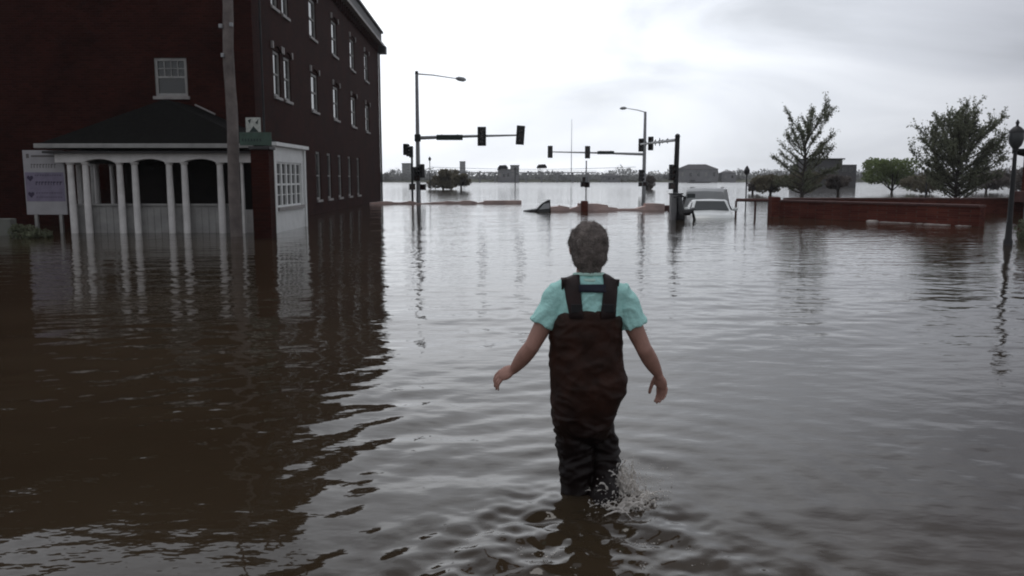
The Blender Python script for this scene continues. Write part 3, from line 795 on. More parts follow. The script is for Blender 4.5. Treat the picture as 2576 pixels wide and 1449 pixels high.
mb = MB(); q0 = w0 + Vector((-.10, .2, 0)); mb.box((q0.x-.18, q0.y-.28, -1), (q0.x+.16, q0.y+.3, .80), .02)
tag(mb.build('brick_pillar', M['brick_side']), 'short red brick pillar at the left end of the long brick wall', 'pillar')
w2, w3 = g(1975, 537)*1.0, g(2760, 538)
run_wall('brick_flood_wall', w2, w3, .98*0+.62, .35, 'brick_side', 'second red brick wall parallel behind the long one, running to the right edge', cope='coping')
# dark rail with posts left of the pillar
r0, r1 = at(1852, 503, 34), at(1950, 504, 33.4)
t = empty('railing', (r0.x, r0.y, 0), 'dark red top rail on thin posts left of the brick wall', 'railing')
mb = MB(); mb.tube([(0, 0, r0.z), (r1.x-r0.x, r1.y-r0.y, r1.z)], .065, 6); mb.build('rail', M['coping'], t)
for k in (0.0, .5, 1.0):
    mb = MB(); pp = Vector((0,0,0)).lerp(Vector((r1.x-r0.x, r1.y-r0.y, 0)), k); mb.tube([pp+Vector((0,0,-1)), pp+Vector((0,0,r0.z-.03))], .045, 6); mb.build('post', M['coping'], t)
# half drowned brick walls across the street end, haze put into their colour
def ragged(p0, p1, z, th, label, seed):
    rr_ = random.Random(seed); d = p1-p0; ln = d.length; t = empty('sunken_wall', (p0.x, p0.y, 0), label, 'wall'); t.rotation_euler = (0, 0, math.atan2(d.y, d.x))
    mb = MB(); n = int(ln/.45); top = [z*rr_.choice([.25, .55, .8, 1, 1, 1.05]) for _ in range(n+1)]
    for i in range(n):
        x0, x1 = ln*i/n, ln*(i+1)/n; za, zb = top[i], top[i]*.5+top[i+1]*.5
        mb.loft([[(x0, 0, -1), (x0, th, -1), (x0, th, za), (x0, 0, za)], [(x1, 0, -1), (x1, th, -1), (x1, th, zb), (x1, 0, zb)]])
    mb.build('wall', M['brick_hazed'], t); return t
ragged(g(1384, 531), g(1672, 529), .34, .4, 'haze paled pink brick wall barely above water behind the wading person', 4)
ragged(g(930, 514), g(1312, 512), .19, .4, 'thin haze paled wall top just above water behind the left signal mast', 8)
mb = MB(); c = g(1470, 532); mb.box((c.x-.16, c.y-.16, -1), (c.x+.16, c.y+.2, .50), .03); tag(mb.build('wall_pier', M['brick_side']), 'small dark brick pier in the sunken pink wall', 'pier')
mb = MB(); c = g(1672, 527); mb.box((c.x-.35, c.y-.1, -1), (c.x+.35, c.y+.5, .20), .03); tag(mb.build('submerged_planter', M['coping']), 'dark block just above water left of the grey cabinet', 'planter')
# pale foam line along the brick wall
rng = np.random.default_rng(5); mb = MB()
for i in range(46):
    k = float(rng.choice([.60, .66, .72, .79, .86, .93]))+rng.uniform(-.028, .028) if i > 8 else .50+rng.uniform(0, .035)
    p = w0.lerp(w1, k) + Vector((0, -.12-rng.uniform(0, .10), .01)); mb.ball(p, (rng.uniform(.06, .20), rng.uniform(.02, .05), rng.uniform(.006, .02) if i > 8 else .05), 8)
tag(mb.build('foam', mat('foam', (.55, .50, .48), .7, .2, 5), None, True), 'pale line of floating foam along the foot of the red brick wall', 'foam', kind='stuff')

# ------------------------------------------------------------------ CARS
def ring_car(secs, n=None): return secs
def car_body(par, L_, W, prof, name='body', m='carwhite', tum=.82):
    """prof: list of (y, ztop, half width factor) along the car; nose towards -Y"""
    mb = MB(); rings = []
    for y, zt_, zs_, wf in prof:       # zs = shoulder height
        hw = W/2*wf; tw = hw*tum
        if zt_ - zs_ < .03: tw = hw*.93
        rings.append([(-hw*.96, y, -.8), (-hw, y, -.35), (-hw, y, zs_-.10), (-hw*.985, y, zs_-.02), (-tw, y, zt_-.04), (-tw*.9, y, zt_), (0, y, zt_+.025),
                      (tw*.9, y, zt_), (tw, y, zt_-.04), (hw*.985, y, zs_-.02), (hw, y, zs_-.10), (hw, y, -.35), (hw*.96, y, -.8)])
    mb.loft(rings); o = mb.build(name, M[m], par); autosmooth(o, 30); return o
# white sedan
c = g(1796, 549); 
car = empty('white_car', (c.x, c.y+.05, 0), 'white car sunk to its bonnet in the flood, windscreen towards the viewer', 'car', rz=R(-9)); car.location.z = -.13
S = -.02
car_body(car, 4.4, 1.74, [(0, .10, .09, .80), (.12, .20, .19, .93), (.5, .27, .26, .99), (1.15, .345, .335, 1.0), (1.25, .36, .345, 1.0), (1.95, .74, .36, .99), (2.3, .80, .37, .99), (3.0, .78, .37, .99), (3.6, .55, .37, .97), (3.9, .40, .37, .95), (4.4, .34, .33, .88)])
mb = MB(); ws = [(-.70, 1.30, .375), (.70, 1.30, .375), (.575, 1.915, .715), (-.575, 1.915, .715)]
n_ = Vector((0, -.50, .86)).normalized()*.018
mb.loft([[Vector(p)+n_*.2 for p in ws], [Vector(p)+n_*2.6 for p in ws]]); mb.build('windscreen', M['carglass'], car)
for s_ in (-1, 1):
    mb = MB(); q_ = [(s_*.868, 1.42, .37), (s_*.868, 3.35, .37), (s_*.745, 3.1, .69), (s_*.730, 2.02, .69)]
    mb.loft([[Vector(p) for p in q_], [Vector(p)+Vector((s_*.012, 0, .008)) for p in q_]]); mb.build('side_window', M['carglass'], car)
    mb = MB(); mb.ball((s_*.98, 1.5, .43), (.11, .05, .075), 12); mb.tube([(s_*.86, 1.53, .38), (s_*.95, 1.5, .41)], .025, 6); mb.build('mirror', M['carwhite'], car, True)
    mb = MB(); mb.ball((s_*.66, .10, .07), (.17, .08, .06), 12); mb.build('headlight', mat('headlight', (.5, .52, .53), .15), car, True)
for k in (-.05, .45):
    mb = MB(); mb.tube([(k, 1.29, .385), (k-.5, 1.36, .43)], .012, 5); mb.build('wiper', M['black'], car)
mb = MB(); mb.box((-.05, .055, .085), (.62, .12, .15), .01); mb.build('grille', M['black'], car)
# silver van behind
c = at(1768, 520, 37.5)
van = empty('silver_van', (c.x, 37.2, 0), 'pale grey van standing deep in water behind the white car', 'van', rz=-R(17))
car_body(van, 4.8, 1.95, [(0, .62, .30, .95), (.06, .96, .32, .98), (.35, 1.08, .33, 1.0), (3.2, 1.08, .33, 1.0), (4.0, .9, .33, 1.0), (4.7, .4, .33, .95), (5.3, .25, .24, .85)], m='cargrey', tum=.86)
mb = MB(); mb.box((-.78, -.012+.02, .42), (-.42, .03, .86), .01); mb.build('rear_window', M['carglass'], van)
mb = MB(); mb.box((-.97, .02, .06), (-.80, .05, .72), .01); mb.build('tail_light', M['carblack'], van)
mb = MB(); mb.box((-.15, .0, .40), (.22, .035, .47), .01); mb.build('door_handle', M['black'], van)
mb = MB(); mb.tube([(-.7, .6, 1.13), (-.7, 3.0, 1.13)], .02, 6); mb.tube([(.7, .6, 1.13), (.7, 3.0, 1.13)], .02, 6); mb.build('roof_rack', M['black'], van)
# control cabinet and dark barrel by the pole
c = g(1699, 553)
t = empty('control_cabinet', (c.x, c.y, 0), 'grey street control cabinet standing in water below the thick dark pole', 'cabinet')
mb = MB(); mb.box((-.20, -.2, -1), (.20, .25, .95), .02); mb.build('housing', M['cabinet'], t)
mb = MB(); mb.box((-.23, -.23, .953), (.23, .28, 1.0), .01); mb.build('cap', M['dmetal'], t)
mb = MB(); mb.box((-.16, -.215, .05), (.16, -.203, .88), .006); d_ = mb.build('door', M['cabinet'], t)
mb = MB(); mb.box((.10, -.24, .42), (.13, -.217, .56), .004); mb.build('handle', M['black'], d_)
c = g(1722, 556)
t = empty('motor_scooter', (c.x, c.y+.6, 0), 'dark half drowned machine leaning beside the grey cabinet left of the white car', 'scooter', rz=R(20))
mb = MB(); mb.tube([(-.05, 0, -.4), (-.03, 0, .35), (-.08, .05, .86)], [.20, .15, .10], 10); mb.tube([(-.05, 0, .28), (.30, -.05, .30), (.52, 0, .42)], [.14, .12, .06], 8); mb.build('body', M['carblack'], t, True)
mb = MB(); mb.tube([(-.32, 0, .86), (-.08, .03, .92), (.16, 0, .86)], .03, 6); mb.build('handlebar', M['black'], t)
mb = MB(); mb.tube([(.40, -.1, .40), (.5, -.1, .05), (.56, -.1, -.4)], [.05, .06, .08], 6); mb.build('fender', M['carblack'], t)
# black car nearly under water
c = g(1362, 531)
sub = empty('drowned_black_car', (c.x, c.y, 0), 'black car almost fully under water, only roof and bonnet showing, left of the wading person', 'car')
mb = MB(); rings = []
for x, zt_, hw in ((-.88, .02, .12), (-.62, .075, .5), (-.28, .13, .72), (-.22, .17, .74), (.02, .40, .68), (.28, .54, .62), (.40, .56, .55), (.42, .10, .6)):
    rings.append([(x, -hw, -.6), (x, -hw, zt_*.35), (x, -hw*.86, zt_), (x, 0, zt_+.02), (x, hw*.86, zt_), (x, hw, zt_*.35), (x, hw, -.6)])
mb.loft(rings); autosmooth(mb.build('body', M['carblack'], sub), 30)
mb = MB(); q_ = [(-.14, -.735, .10), (.36, -.675, .14), (.36, -.60, .40), (.10, -.635, .36)]
mb.loft([[Vector(p) for p in q_], [Vector(p)+Vector((0, -.012, .004)) for p in q_]]); mb.build('side_window', mat('pale_wet_glass', (.35, .36, .38), .1), sub)
mb = MB(); mb.ball((-.2, -.86, .12), (.06, .09, .05), 8); mb.build('mirror', M['carblack'], sub, True)
# barge on the river
p = at(1758, 462, 300); t = empty('river_barge', (p.x, p.y, 0), 'long dark low barge far out on the river above the silver van', 'barge')
mb = MB(); mb.box((-4, -1.5, -.3), (4, 1.5, .55), .1); mb.build('hull', M['fardark'], t)
mb = MB(); mb.box((-3.2, -1.0, .55), (-1.6, 1.0, 1.1), .05); mb.build('cabin', M['fardark'], t)

# ------------------------------------------------------------------ TREES
def tree(name, pos, H, rad, seed, label, leaf, clear=.16, nl=26, leaves=2600, lsize=.07, up=.75, asym=(0, 0), group='trees on the flooded river park', spiky=1.0, twigs=9):
    rng = np.random.default_rng(seed); t = empty(name, pos, label, 'tree', group)
    mb = MB(); V = []
    tr = H*.018+.03
    npt = 8; tp = [(rng.normal(0, .02*H*i/npt*.6)+asym[0]*i/npt*.35, rng.normal(0, .01*H*i/npt), -.6+(H*.80+.6)*i/npt) for i in range(npt+1)]; tp[0] = (0, 0, -.6); tp[1] = (0, 0, tp[1][2])
    mb.tube(tp, [tr*(1-.85*i/npt) for i in range(npt+1)], 8)
    for i in range(nl):
        f = (i+.5)/nl; zh = H*(clear+.62*f); k = zh/(H*.80)*npt; k0 = min(int(k), npt-1)
        a = Vector(tp[k0]).lerp(Vector(tp[k0+1]), k-k0)
        az = i*2.399+rng.normal(0, .3); el = R(12+62*f*up+rng.normal(0, 8))
        env = math.sin(math.pi*min(1, (f*.80+.14)))**.75
        ln = rad*env*(rng.uniform(.72, 1.22*spiky) if spiky > 1.15 else rng.uniform(.86, 1.10))/max(.55, math.cos(el)**.5)
        if f > .78: ln = max(ln*.9, H*.12*rng.uniform(.8, 1.3)*spiky); el = R(rng.uniform(48, 80))
        d = Vector((math.cos(az)*math.cos(el), math.sin(az)*math.cos(el), math.sin(el)))
        pts = [a]; cur = a; dd = d.copy(); nseg = 6
        for j in range(nseg):
            dd = (dd + Vector((rng.normal(0, .10), rng.normal(0, .10), .07+rng.normal(0, .06)))).normalized(); cur = cur + dd*ln/nseg; pts.append(cur)
        r0 = tr*.42*(1-.5*f); mb.tube(pts, [r0*(1-.88*j/nseg)+.006 for j in range(nseg+1)], 5)
        tipn = []
        for j in range(twigs):
            q = rng.uniform(.25, 1)*nseg; j0 = min(int(q), nseg-1); s = pts[j0].lerp(pts[j0+1], q-j0)
            e = (dd*1.0 + Vector(rng.normal(0, .55, 3)) + Vector((0, 0, .45))).normalized(); l2 = ln*rng.uniform(.16, .36)*(1.2-.5*q/nseg)
            m1 = s+e*l2*.5+Vector(rng.normal(0, .03, 3)); e2 = s+e*l2
            mb.tube([s, m1, e2], [r0*.30+.008, r0*.2+.006, .004], 4); tipn.append((s, e2))
        segs = tipn + [(pts[1], pts[3]), (pts[3], pts[5]), (pts[3], pts[5]), (pts[5], pts[6]), (pts[5], pts[6])]
        nlv = int(leaves/nl*(ln/rad)**1.3*1.15)
        for _ in range(nlv):
            s, e2 = segs[rng.integers(len(segs))]; kk = rng.uniform(.1, 1.08)
            p = np.array(s.lerp(e2, kk)) + rng.normal(0, .018*H*.5+.03, 3)
            u_ = rng.normal(size=3); u_ /= np.linalg.norm(u_); v_ = np.cross(u_, rng.normal(size=3)); v_ /= np.linalg.norm(v_); s_ = lsize*rng.uniform(.5, 1.4)
            V.append([p-u_*s_-v_*s_*.5, p+u_*s_-v_*s_*.5, p+u_*s_+v_*s_*.5, p-u_*s_+v_*s_*.5])
    mb.build('trunk', M['bark'], t); quads_mesh('crown', V, M[leaf], t); return t
p = at(2016, 500, 60); tree('spiky_tree', (p.x, 60, 0), 6.75, 2.4, 21, 'tall sparse tree with upswept bare branches, left of the dark flat roofed building', 'leaf_a', clear=.12, nl=38, leaves=9500, lsize=.050, up=.85, spiky=1.3, twigs=6, asym=(.7, 0))
p = at(2403, 500, 56); tree('park_tree', (p.x, 56, 0), 5.9, 3.45, 35, 'largest broad crowned tree, just left of the street lamp', 'leaf_a', clear=.09, nl=78, leaves=23000, lsize=.058, up=.72, spiky=1.0, twigs=13, asym=(.1, 0))
def round_tree(x, ybase, Y, wpx, ytop, leaf, label, n=2600, ls=.09, seed=1, ybot=None):
    p = at(x, ybase, Y); ht = at(x, ytop, Y).z; zb = at(x, ybot or ybase-15, Y).z; hw = wpx/2/2065*Y
    rng = np.random.default_rng(seed); t = empty('round_tree', (p.x, Y, 0), label, 'tree', 'low round trees on the flooded river park')
    cs = []
    for _ in range(16):
        a = rng.uniform(0, 6.28); rr = math.sqrt(rng.uniform(0, 1))*.72; zz = rng.uniform(.1, .8)
        k = math.cos((zz-.35)*1.3)
        cs.append(((math.cos(a)*rr*hw*k, math.sin(a)*rr*hw*k, zb+(ht-zb)*zz), (hw*.34, hw*.34, (ht-zb)*.24)))
    quads_mesh('crown', leaf_cloud(rng, cs, n, ls), M[leaf], t)
    mb = MB(); mb.tube([(0, 0, -.6), (0, 0, max(zb, .2)), (0, 0, zb+(ht-zb)*.5)], [.16, .12, .05], 8)
    for i in range(7):
        a = i*.9; mb.tube([(0, 0, max(zb-.1, .2)), (math.cos(a)*hw*.4, math.sin(a)*hw*.4, zb+(ht-zb)*.35), (math.cos(a)*hw*.75, math.sin(a)*hw*.75, zb+(ht-zb)*.65)], [.07, .05, .02], 5)
    mb.build('trunk', M['bark'], t); return t
round_tree(2243, 487, 90, 165, 398, 'leaf_c', 'low bright green dome shaped tree between the dark building and the largest tree', 4200, .12, 4, 478)
round_tree(2018, 494, 66, 110, 428, 'leaf_b', 'low brownish tree under the spiky tree', 2600, .085, 6, 482)
round_tree(1938, 488, 78, 105, 436, 'leaf_b', 'low brownish olive tree left of the spiky tree', 2600, .10, 7, 480)
round_tree(2108, 486, 72, 74, 437, 'leaf_d', 'small dark bare round tree in front of the dark flat roofed building', 2200, .085, 8, 474)
round_tree(2330, 490, 84, 130, 425, 'leaf_b', 'dull olive tree half behind the largest tree', 2600, .11, 18, 478)
round_tree(1115, 477, 118, 88, 426, 'leaf_b', 'larger olive willow of the clump right of the left signal mast', 3000, .14, 9, 470)
round_tree(1160, 477, 112, 56, 436, 'leaf_b', 'smaller darker willow of the clump right of the left signal mast', 2000, .12, 10, 468)
round_tree(1893, 487, 86, 40, 455, 'leaf_d', 'tiny dark shrub at the left end of the park trees', 900, .09, 12, 482)
round_tree(1632, 486, 120, 38, 440, 'leaf_d', 'small bare tree right behind the far pale mast', 900, .12, 13, 476)
round_tree(2480, 487, 95, 150, 425, 'leaf_d', 'hazy grey tree between the largest tree and the street lamp', 2400, .12, 14, 474)
round_tree(2585, 487, 92, 120, 415, 'leaf_d', 'hazy grey tree at the right edge behind the street lamp', 2400, .12, 15, 474)

# dark flat-roofed building among the trees
p = at(2100, 478, 150); hwb = 52/2065*150
t = empty('flat_roofed_building', (p.x, 150, 0), 'dark grey flat roofed building rising behind the spiky tree', 'building')
zt_ = at(2100, 414, 150).z; zt2 = at(2085, 401, 150).z
mb = MB(); mb.box((-hwb*1.5, 0, -1), (hwb, 8, zt_)); mb.build('wall', M['fardark'], t)
mb = MB(); mb.box((-hwb*1.3, .8, zt_+.002), (hwb*.15+.9, 7, zt2), .02); mb.build('upper_storey', M['fardark'], t)
mb = MB(); mb.box((-hwb*1.35, .6, zt2+.002), (hwb*.2+1.1, 7.2, zt2+.22), .02); mb.build('roof', M['roof'], t)
for i in range(7):
    x0 = -hwb*1.4+i*hwb*.34
    mb = MB(); mb.box((x0, -.04, 2.7), (x0+hwb*.2, -.003, 3.6)); mb.build('window', M['glass'], t)
# house at the right edge: red boards with white posts
p = at(2574, 540, 36)
t = empty('porch_house', (p.x, 36, 0), 'sliver of a red brown house with white porch posts at the right edge', 'house', rz=-R(36))
mb = MB(); mb.box((-.15, 0, -1), (6, 5, 3.0)); mb.build('wall', M['brick_side'], t)
mb = MB(); mb.box((-.45, -1.3, .55), (6, 0-.003, 1.0)); mb.build('balcony', M['coping'], t)
for i in range(5):
    mb = MB(); mb.box((-.40+i*.5, -1.28, -1), (-.32+i*.5, -1.20, 2.6)); mb.build('post', M['white_dull'], t)
mb = MB(); mb.box((-.5, -1.4, 2.603), (6, 5.2, 2.8)); mb.build('roof', M['roof'], t)
p = at(2590, 590, 21); bush((p.x+.1, 21, 0), [((0, 0, .25), (.45, .35, .32))], 900, .035, 'leaf_a', 'dark bush cut by the right edge below the street lamp', 'shrub')

# ------------------------------------------------------------------ FAR SHORE
rng = np.random.default_rng(77)
prof = [(700, 20), (960, 20), (985, 24), (1010, 32), (1035, 34), (1060, 26), (1100, 30), (1150, 26), (1180, 22), (1230, 20), (1300, 18), (1330, 24), (1360, 26), (1400, 20), (1440, 17),
        (1500, 18), (1530, 27), (1560, 34), (1590, 26), (1620, 22), (1660, 20), (1700, 30), (1760, 22), (1820, 24), (1850, 30), (1900, 26), (2000, 26), (2100, 26), (2300, 30), (2400, 26), (2560, 32), (2750, 34)]
px_ = np.array([a for a, _ in prof]); hh_ = np.array([b_ for _, b_ in prof])
V = []
cs = []
for x in np.arange(600, 2800, 7.0):
    hpx = np.interp(x, px_, hh_)*rng.uniform(.75, 1.12); Yd = 376+rng.uniform(-3, 12)
    hgt = hpx/2065*Yd+1.0; X_ = (x-CX)/2065*Yd
    cs.append(((X_, Yd, hgt*.5), (2.2, 3, hgt*.5)))
V = leaf_cloud(rng, cs, 26000, .38)
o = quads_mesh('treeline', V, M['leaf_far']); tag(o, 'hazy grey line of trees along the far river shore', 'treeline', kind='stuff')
def far_block(x0, x1, ytop, Y, m, label, name='far_building', roof=None, windows=0, group=None):
    X0, X1 = (x0-CX)/2065*Y, (x1-CX)/2065*Y; z = at((x0+x1)/2, ytop, Y).z
    t = empty(name, ((X0+X1)/2, Y, 0), label, 'building', group); hw = (X1-X0)/2
    zz = z if roof is None else z-roof
    mb = MB(); mb.box((-hw, 0, -.5), (hw, 6, zz)); mb.build('wall', M[m], t)
    mb = MB()
    if roof is None: mb.box((-hw-.2, -.2, zz+.002), (hw+.2, 6.2, zz+.35))
    else:
        r_ = [(-hw-.3, -.3, zz+.002), (hw+.3, -.3, zz+.002), (hw+.3, 6.3, zz+.002), (-hw-.3, 6.3, zz+.002)]; r2 = [(-hw*.45, 3, z), (hw*.45, 3, z)]
        v = [mb.bm.verts.new(p) for p in r_+r2]
        for f in ((0,1,5,4), (1,2,5), (2,3,4,5), (3,0,4), (0,3,2,1)): mb.bm.faces.new([v[k] for k in f])
    mb.build('roof', M['fardark'], t)
    for i in range(windows):
        x = -hw+ (i+.5)*2*hw/windows; mb = MB(); mb.box((x-.5, -.06, zz*.45), (x+.5, -.004, zz*.75)); mb.build('window', M['white_dull'] if i % 3 == 0 else M['glass'], t)
    return t
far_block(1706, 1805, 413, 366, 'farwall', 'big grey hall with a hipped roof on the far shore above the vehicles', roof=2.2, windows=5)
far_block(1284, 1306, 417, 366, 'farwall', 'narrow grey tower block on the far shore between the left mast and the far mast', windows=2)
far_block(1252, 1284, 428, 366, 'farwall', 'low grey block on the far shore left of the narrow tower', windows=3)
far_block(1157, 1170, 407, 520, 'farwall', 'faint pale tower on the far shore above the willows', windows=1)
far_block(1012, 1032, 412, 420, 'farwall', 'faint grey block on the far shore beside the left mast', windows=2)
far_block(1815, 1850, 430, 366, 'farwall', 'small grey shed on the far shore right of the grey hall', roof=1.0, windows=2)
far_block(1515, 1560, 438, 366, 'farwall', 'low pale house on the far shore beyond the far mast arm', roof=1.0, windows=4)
# bridge
p = at(1240, 432, 362); t = empty('river_bridge', (p.x, 350, 0), 'long flat bridge deck on piers along the far shore', 'bridge')
x0 = (1150-1240)/2065*350; x1 = (1500-1240)/2065*350; z = at(1240, 433, 350).z
mb = MB(); mb.box((x0, -1, z-.45), (x1, 1, z)); mb.build('deck', M['farwall'], t)
for i in range(9):
    x = x0+(x1-x0)*(i+.5)/9; mb = MB(); mb.box((x-.35, -.8, -1), (x+.35, .8, z-.453)); mb.build('pier', M['farwall'], t)
mb = MB(); mb.tube([(x0, -.98, z+.5), (x1, -.98, z+.5)], .06, 4)
for i in range(40): x = x0+(x1-x0)*i/39; mb.tube([(x, -.98, z), (x, -.98, z+.5)], .05, 4)
mb.build('railing', M['farwall'], t)
p = at(1437, 445, 520)
t = empty('radio_mast', (p.x, 520, 0), 'very faint tall radio mast on the far shore above the wading person', 'mast')
mb = MB(); mb.tube([(0, 0, 0), (0, 0, at(1437, 300, 520).z)], [.3, .12], 6); mb.build('shaft', M['mast'], t)

# ------------------------------------------------------------------ PERSON
def remesh(mb, voxel, smooth=4, disp=None):
    """union of overlapping solids into one smooth surface; returns mesh data"""
    bmesh.ops.recalc_face_normals(mb.bm, faces=mb.bm.faces)
    me = bpy.data.meshes.new('tmp'); mb.bm.to_mesh(me); mb.bm.free()
    o = bpy.data.objects.new('tmp', me); C.objects.link(o)
    m = o.modifiers.new('r', 'REMESH'); m.mode = 'VOXEL'; m.voxel_size = voxel; m.use_smooth_shade = True
    s = o.modifiers.new('s', 'SMOOTH'); s.factor = .5; s.iterations = smooth
    dg = bpy.context.evaluated_depsgraph_get(); dg.update()
    me2 = bpy.data.meshes.new_from_object(o.evaluated_get(dg)); bpy.data.objects.remove(o)
    me2.calc_loop_triangles()
    if disp:
        nrm = [v.normal.copy() for v in me2.vertices]
        for v, n_ in zip(me2.vertices, nrm): v.co += disp(v.co, n_)
    for p in me2.polygons: p.use_smooth = True
    return me2
def as_obj(name, me, m, parent):
    me.name = name; me.materials.clear(); me.materials.append(m); o = bpy.data.objects.new(name, me); C.objects.link(o); o.parent = parent; return o
PO = Vector((PX, PY, 0))
per = empty('person', PO, 'person in brown waders and teal shirt wading away with arms held out', 'person')
J = lambda x, y, Y=PY: at(x, y, Y) - PO
def seg(mb, a, c, ra, rc, n=16, mid=None):
    """limb with rounded ends"""
    pts = [a]; rr = [ra]; k = 8
    for i in range(1, k):
        f = i/k; pts.append(a.lerp(c, f)); rr.append(ra+(rc-ra)*f + (mid or 0)*math.sin(math.pi*f))
    pts.append(c); rr.append(rc); mb.tube(pts, rr, n); mb.ball(a, ra, n); mb.ball(c, rc, n)
# skeleton
hd = J(1481, 622, PY+.01)
shL, shR = J(1412, 733), J(1554, 735)
elL, elR = J(1338, 872, PY-.02), J(1620, 878, PY-.02)
wrL, wrR = J(1293, 929, PY+.06), J(1655, 940, PY+.05)
mb = MB()
# head, neck
mb.ball(hd+Vector((0, 0, .012)), (.079, .096, .105), 24)
mb.ball(hd+Vector((0, .035, -.055)), (.058, .062, .065), 18)              # jaw
mb.ball(hd+Vector((0, .098, -.015)), (.013, .020, .024), 10)              # nose
mb.ball(hd+Vector((0, .088, -.052)), (.024, .012, .010), 10)              # lips
for s_ in (-1, 1):
    mb.ball(hd+Vector((s_*.030, .083, .018)), (.015, .012, .009), 8)      # lids
    mb.ball(hd+Vector((s_*.084, .0, -.008)), (.010, .018, .030), 10)      # ears
seg(mb, J(1481, 722), J(1481, 655), .062, .056)
# chest core under the shirt
mb.ball(J(1482, 790), (.13, .085, .16), 20); seg(mb, shL, shR, .045, .045); seg(mb, J(1482, 800), J(1474, 960), .11, .10)
for sh, el, wr in ((shL, elL, wrL), (shR, elR, wrR)):
    seg(mb, sh, el, .047, .037, mid=.004); seg(mb, el, wr, .038, .0235, mid=.007)
# legs inside the waders
seg(mb, J(1445, 1000), J(1448, 1150), .05, .04); seg(mb, J(1448, 1150), J(1450, 1150)+Vector((0, 0, -.40)), .04, .035)
seg(mb, J(1500, 1000), J(1518, 1150, PY+.05), .045, .035); seg(mb, J(1518, 1150, PY+.05), J(1520, 1150, PY-.10)+Vector((0, 0, -.35)), .035, .03)
# hands
def hand(mb, wr, dirv, side_, curl, spread=.012):
    """palm + 5 fingers; dirv points from wrist to knuckles, side_ = thumb side unit vector"""
    d = dirv.normalized(); s = (side_ - d*side_.dot(d)).normalized(); nrm = d.cross(s).normalized()
    if nrm.y > 0: nrm = -nrm*-1
    pal = wr + d*.045
    q = Matrix((s, d, nrm)).transposed().to_quaternion()
    mb.ball(wr+d*.012, (.026, .03, .020), 12, q); mb.ball(pal, (.038, .046, .018), 16, q)
    inner = curl.normalized()
    for i, (o_, l_) in enumerate(((.027, .070), (.009, .079), (-.010, .074), (-.028, .058))):
        k = pal + d*.034 + s*o_; dd = d.copy(); p_ = k
        rr = .0088-.0006*i
        for j, fr in enumerate((.44, .32, .24)):
            dd = (dd + inner*(.38+.16*i*.5+.24*j)).normalized(); p2 = p_ + dd*l_*fr
            seg(mb, p_, p2, rr*(1-.08*j), rr*(1-.08*(j+1)), 8); p_ = p2
    k = wr + d*.022 + s*.024; dd = (d*.8+s*.55+inner*.35).normalized()
    for j, l_ in enumerate((.034, .030, .022)):
        p2 = k + dd*l_; seg(mb, k, p2, .0115-.001*j, .0105-.001*j, 8); k = p2; dd = (dd + d*.45 + inner*.3).normalized()
hand(mb, wrL, J(1262, 944, PY+.08)-wrL, Vector((-.1, .6, .6)), Vector((.25, .15, -1)))
hand(mb, wrR, J(1668, 985, PY+.06)-wrR, Vector((-.7, .7, .0)), Vector((-.5, -.2, -.45)))
as_obj('body', remesh(mb, .0042, 3), M['skin'], per)
for s_ in (-1, 1):
    e_ = MB(); e_.ball(hd+Vector((s_*.030, .088, .017)), .009, 10); e_.build('eye', mat('eye', (.5, .5, .5), .2), per, True)
# hair: cap of curls, short over the nape
mb = MB(); rng = np.random.default_rng(9)
mb.ball(hd+Vector((0, -.008, .014)), (.092, .106, .109), 28); mb.ball(hd+Vector((0, -.040, -.035)), (.083, .068, .078), 24); mb.ball(hd+Vector((0, -.052, -.078)), (.058, .040, .050), 20)
for i in range(70):
    d = rng.normal(size=3); d /= np.linalg.norm(d)
    if (d[1] > .5 and d[2] < .45) or (d[2] < -.3 and d[1] > -.1) or d[2] < -.6: continue
    c = hd+Vector((d[0]*.080, -.012+d[1]*.090, .008+d[2]*.092)); r_ = rng.uniform(.014, .024); mb.ball(c, (r_, r_, r_*1.3), 8)
hme = remesh(mb, .0042, 5, lambda co, n_: n_*(.0030*noise.noise(Vector((co.x*95, co.y*95, co.z*22)))+.0030*noise.noise(Vector((co.x*38, co.y*38, co.z*12)))))
cut = MB(); cut.bm.from_mesh(hme); bm_ = cut.bm
vs_ = [(v.co.copy(), v.normal.copy()) for v in bm_.verts]
for i in range(5200):        # short loose strands lying over the cap
    co, n_ = vs_[rng.integers(len(vs_))]
    if (co.y-hd.y) > .055 and co.z < hd.z+.04: continue
    fl = (Vector((0, -.25, -1)) + Vector(rng.normal(0, .38, 3))); crown_ = co.z > hd.z+.06
    if crown_: fl = Vector((co.x-hd.x, co.y-hd.y+.01, .01)).normalized() + Vector(rng.normal(0, .5, 3))
    tg = (fl - n_*fl.dot(n_)).normalized(); ln = rng.uniform(.012, .028); sd = tg.cross(n_).normalized()*rng.uniform(.0006, .0013)
    a = co + n_*.0005; m1 = a + tg*ln*.55 + n_*rng.uniform(.001, .0045); e = a + tg*ln + n_*rng.uniform(-.001, .005)
    q = [bm_.verts.new(p) for p in (a-sd, a+sd, m1+sd*.8, m1-sd*.8, e)]; bm_.faces.new(q[:4]); bm_.faces.new((q[3], q[2], q[4]))
cut.build('hair', M['hair'], per, True, norm=False)
# ring loft helper for garments: half width a, half depth b at each height
def rings_px(rows, Y0=PY, n=40, p=2.3):
    out = []
    for y, xl_, xr_, bdep, yo in rows:
        A, B = J(xl_, y, Y0), J(xr_, y, Y0); c = (A+B)/2; a = (B.x-A.x)/2; r_ = []
        for k in range(n):
            t_ = 2*math.pi*k/n; cs_, sn = math.cos(t_), math.sin(t_)
            r_.append((c.x + a*math.copysign(abs(cs_)**(2/p), cs_), yo + bdep*math.copysign(abs(sn)**(2/p), sn), c.z))
        out.append(r_)
    return out
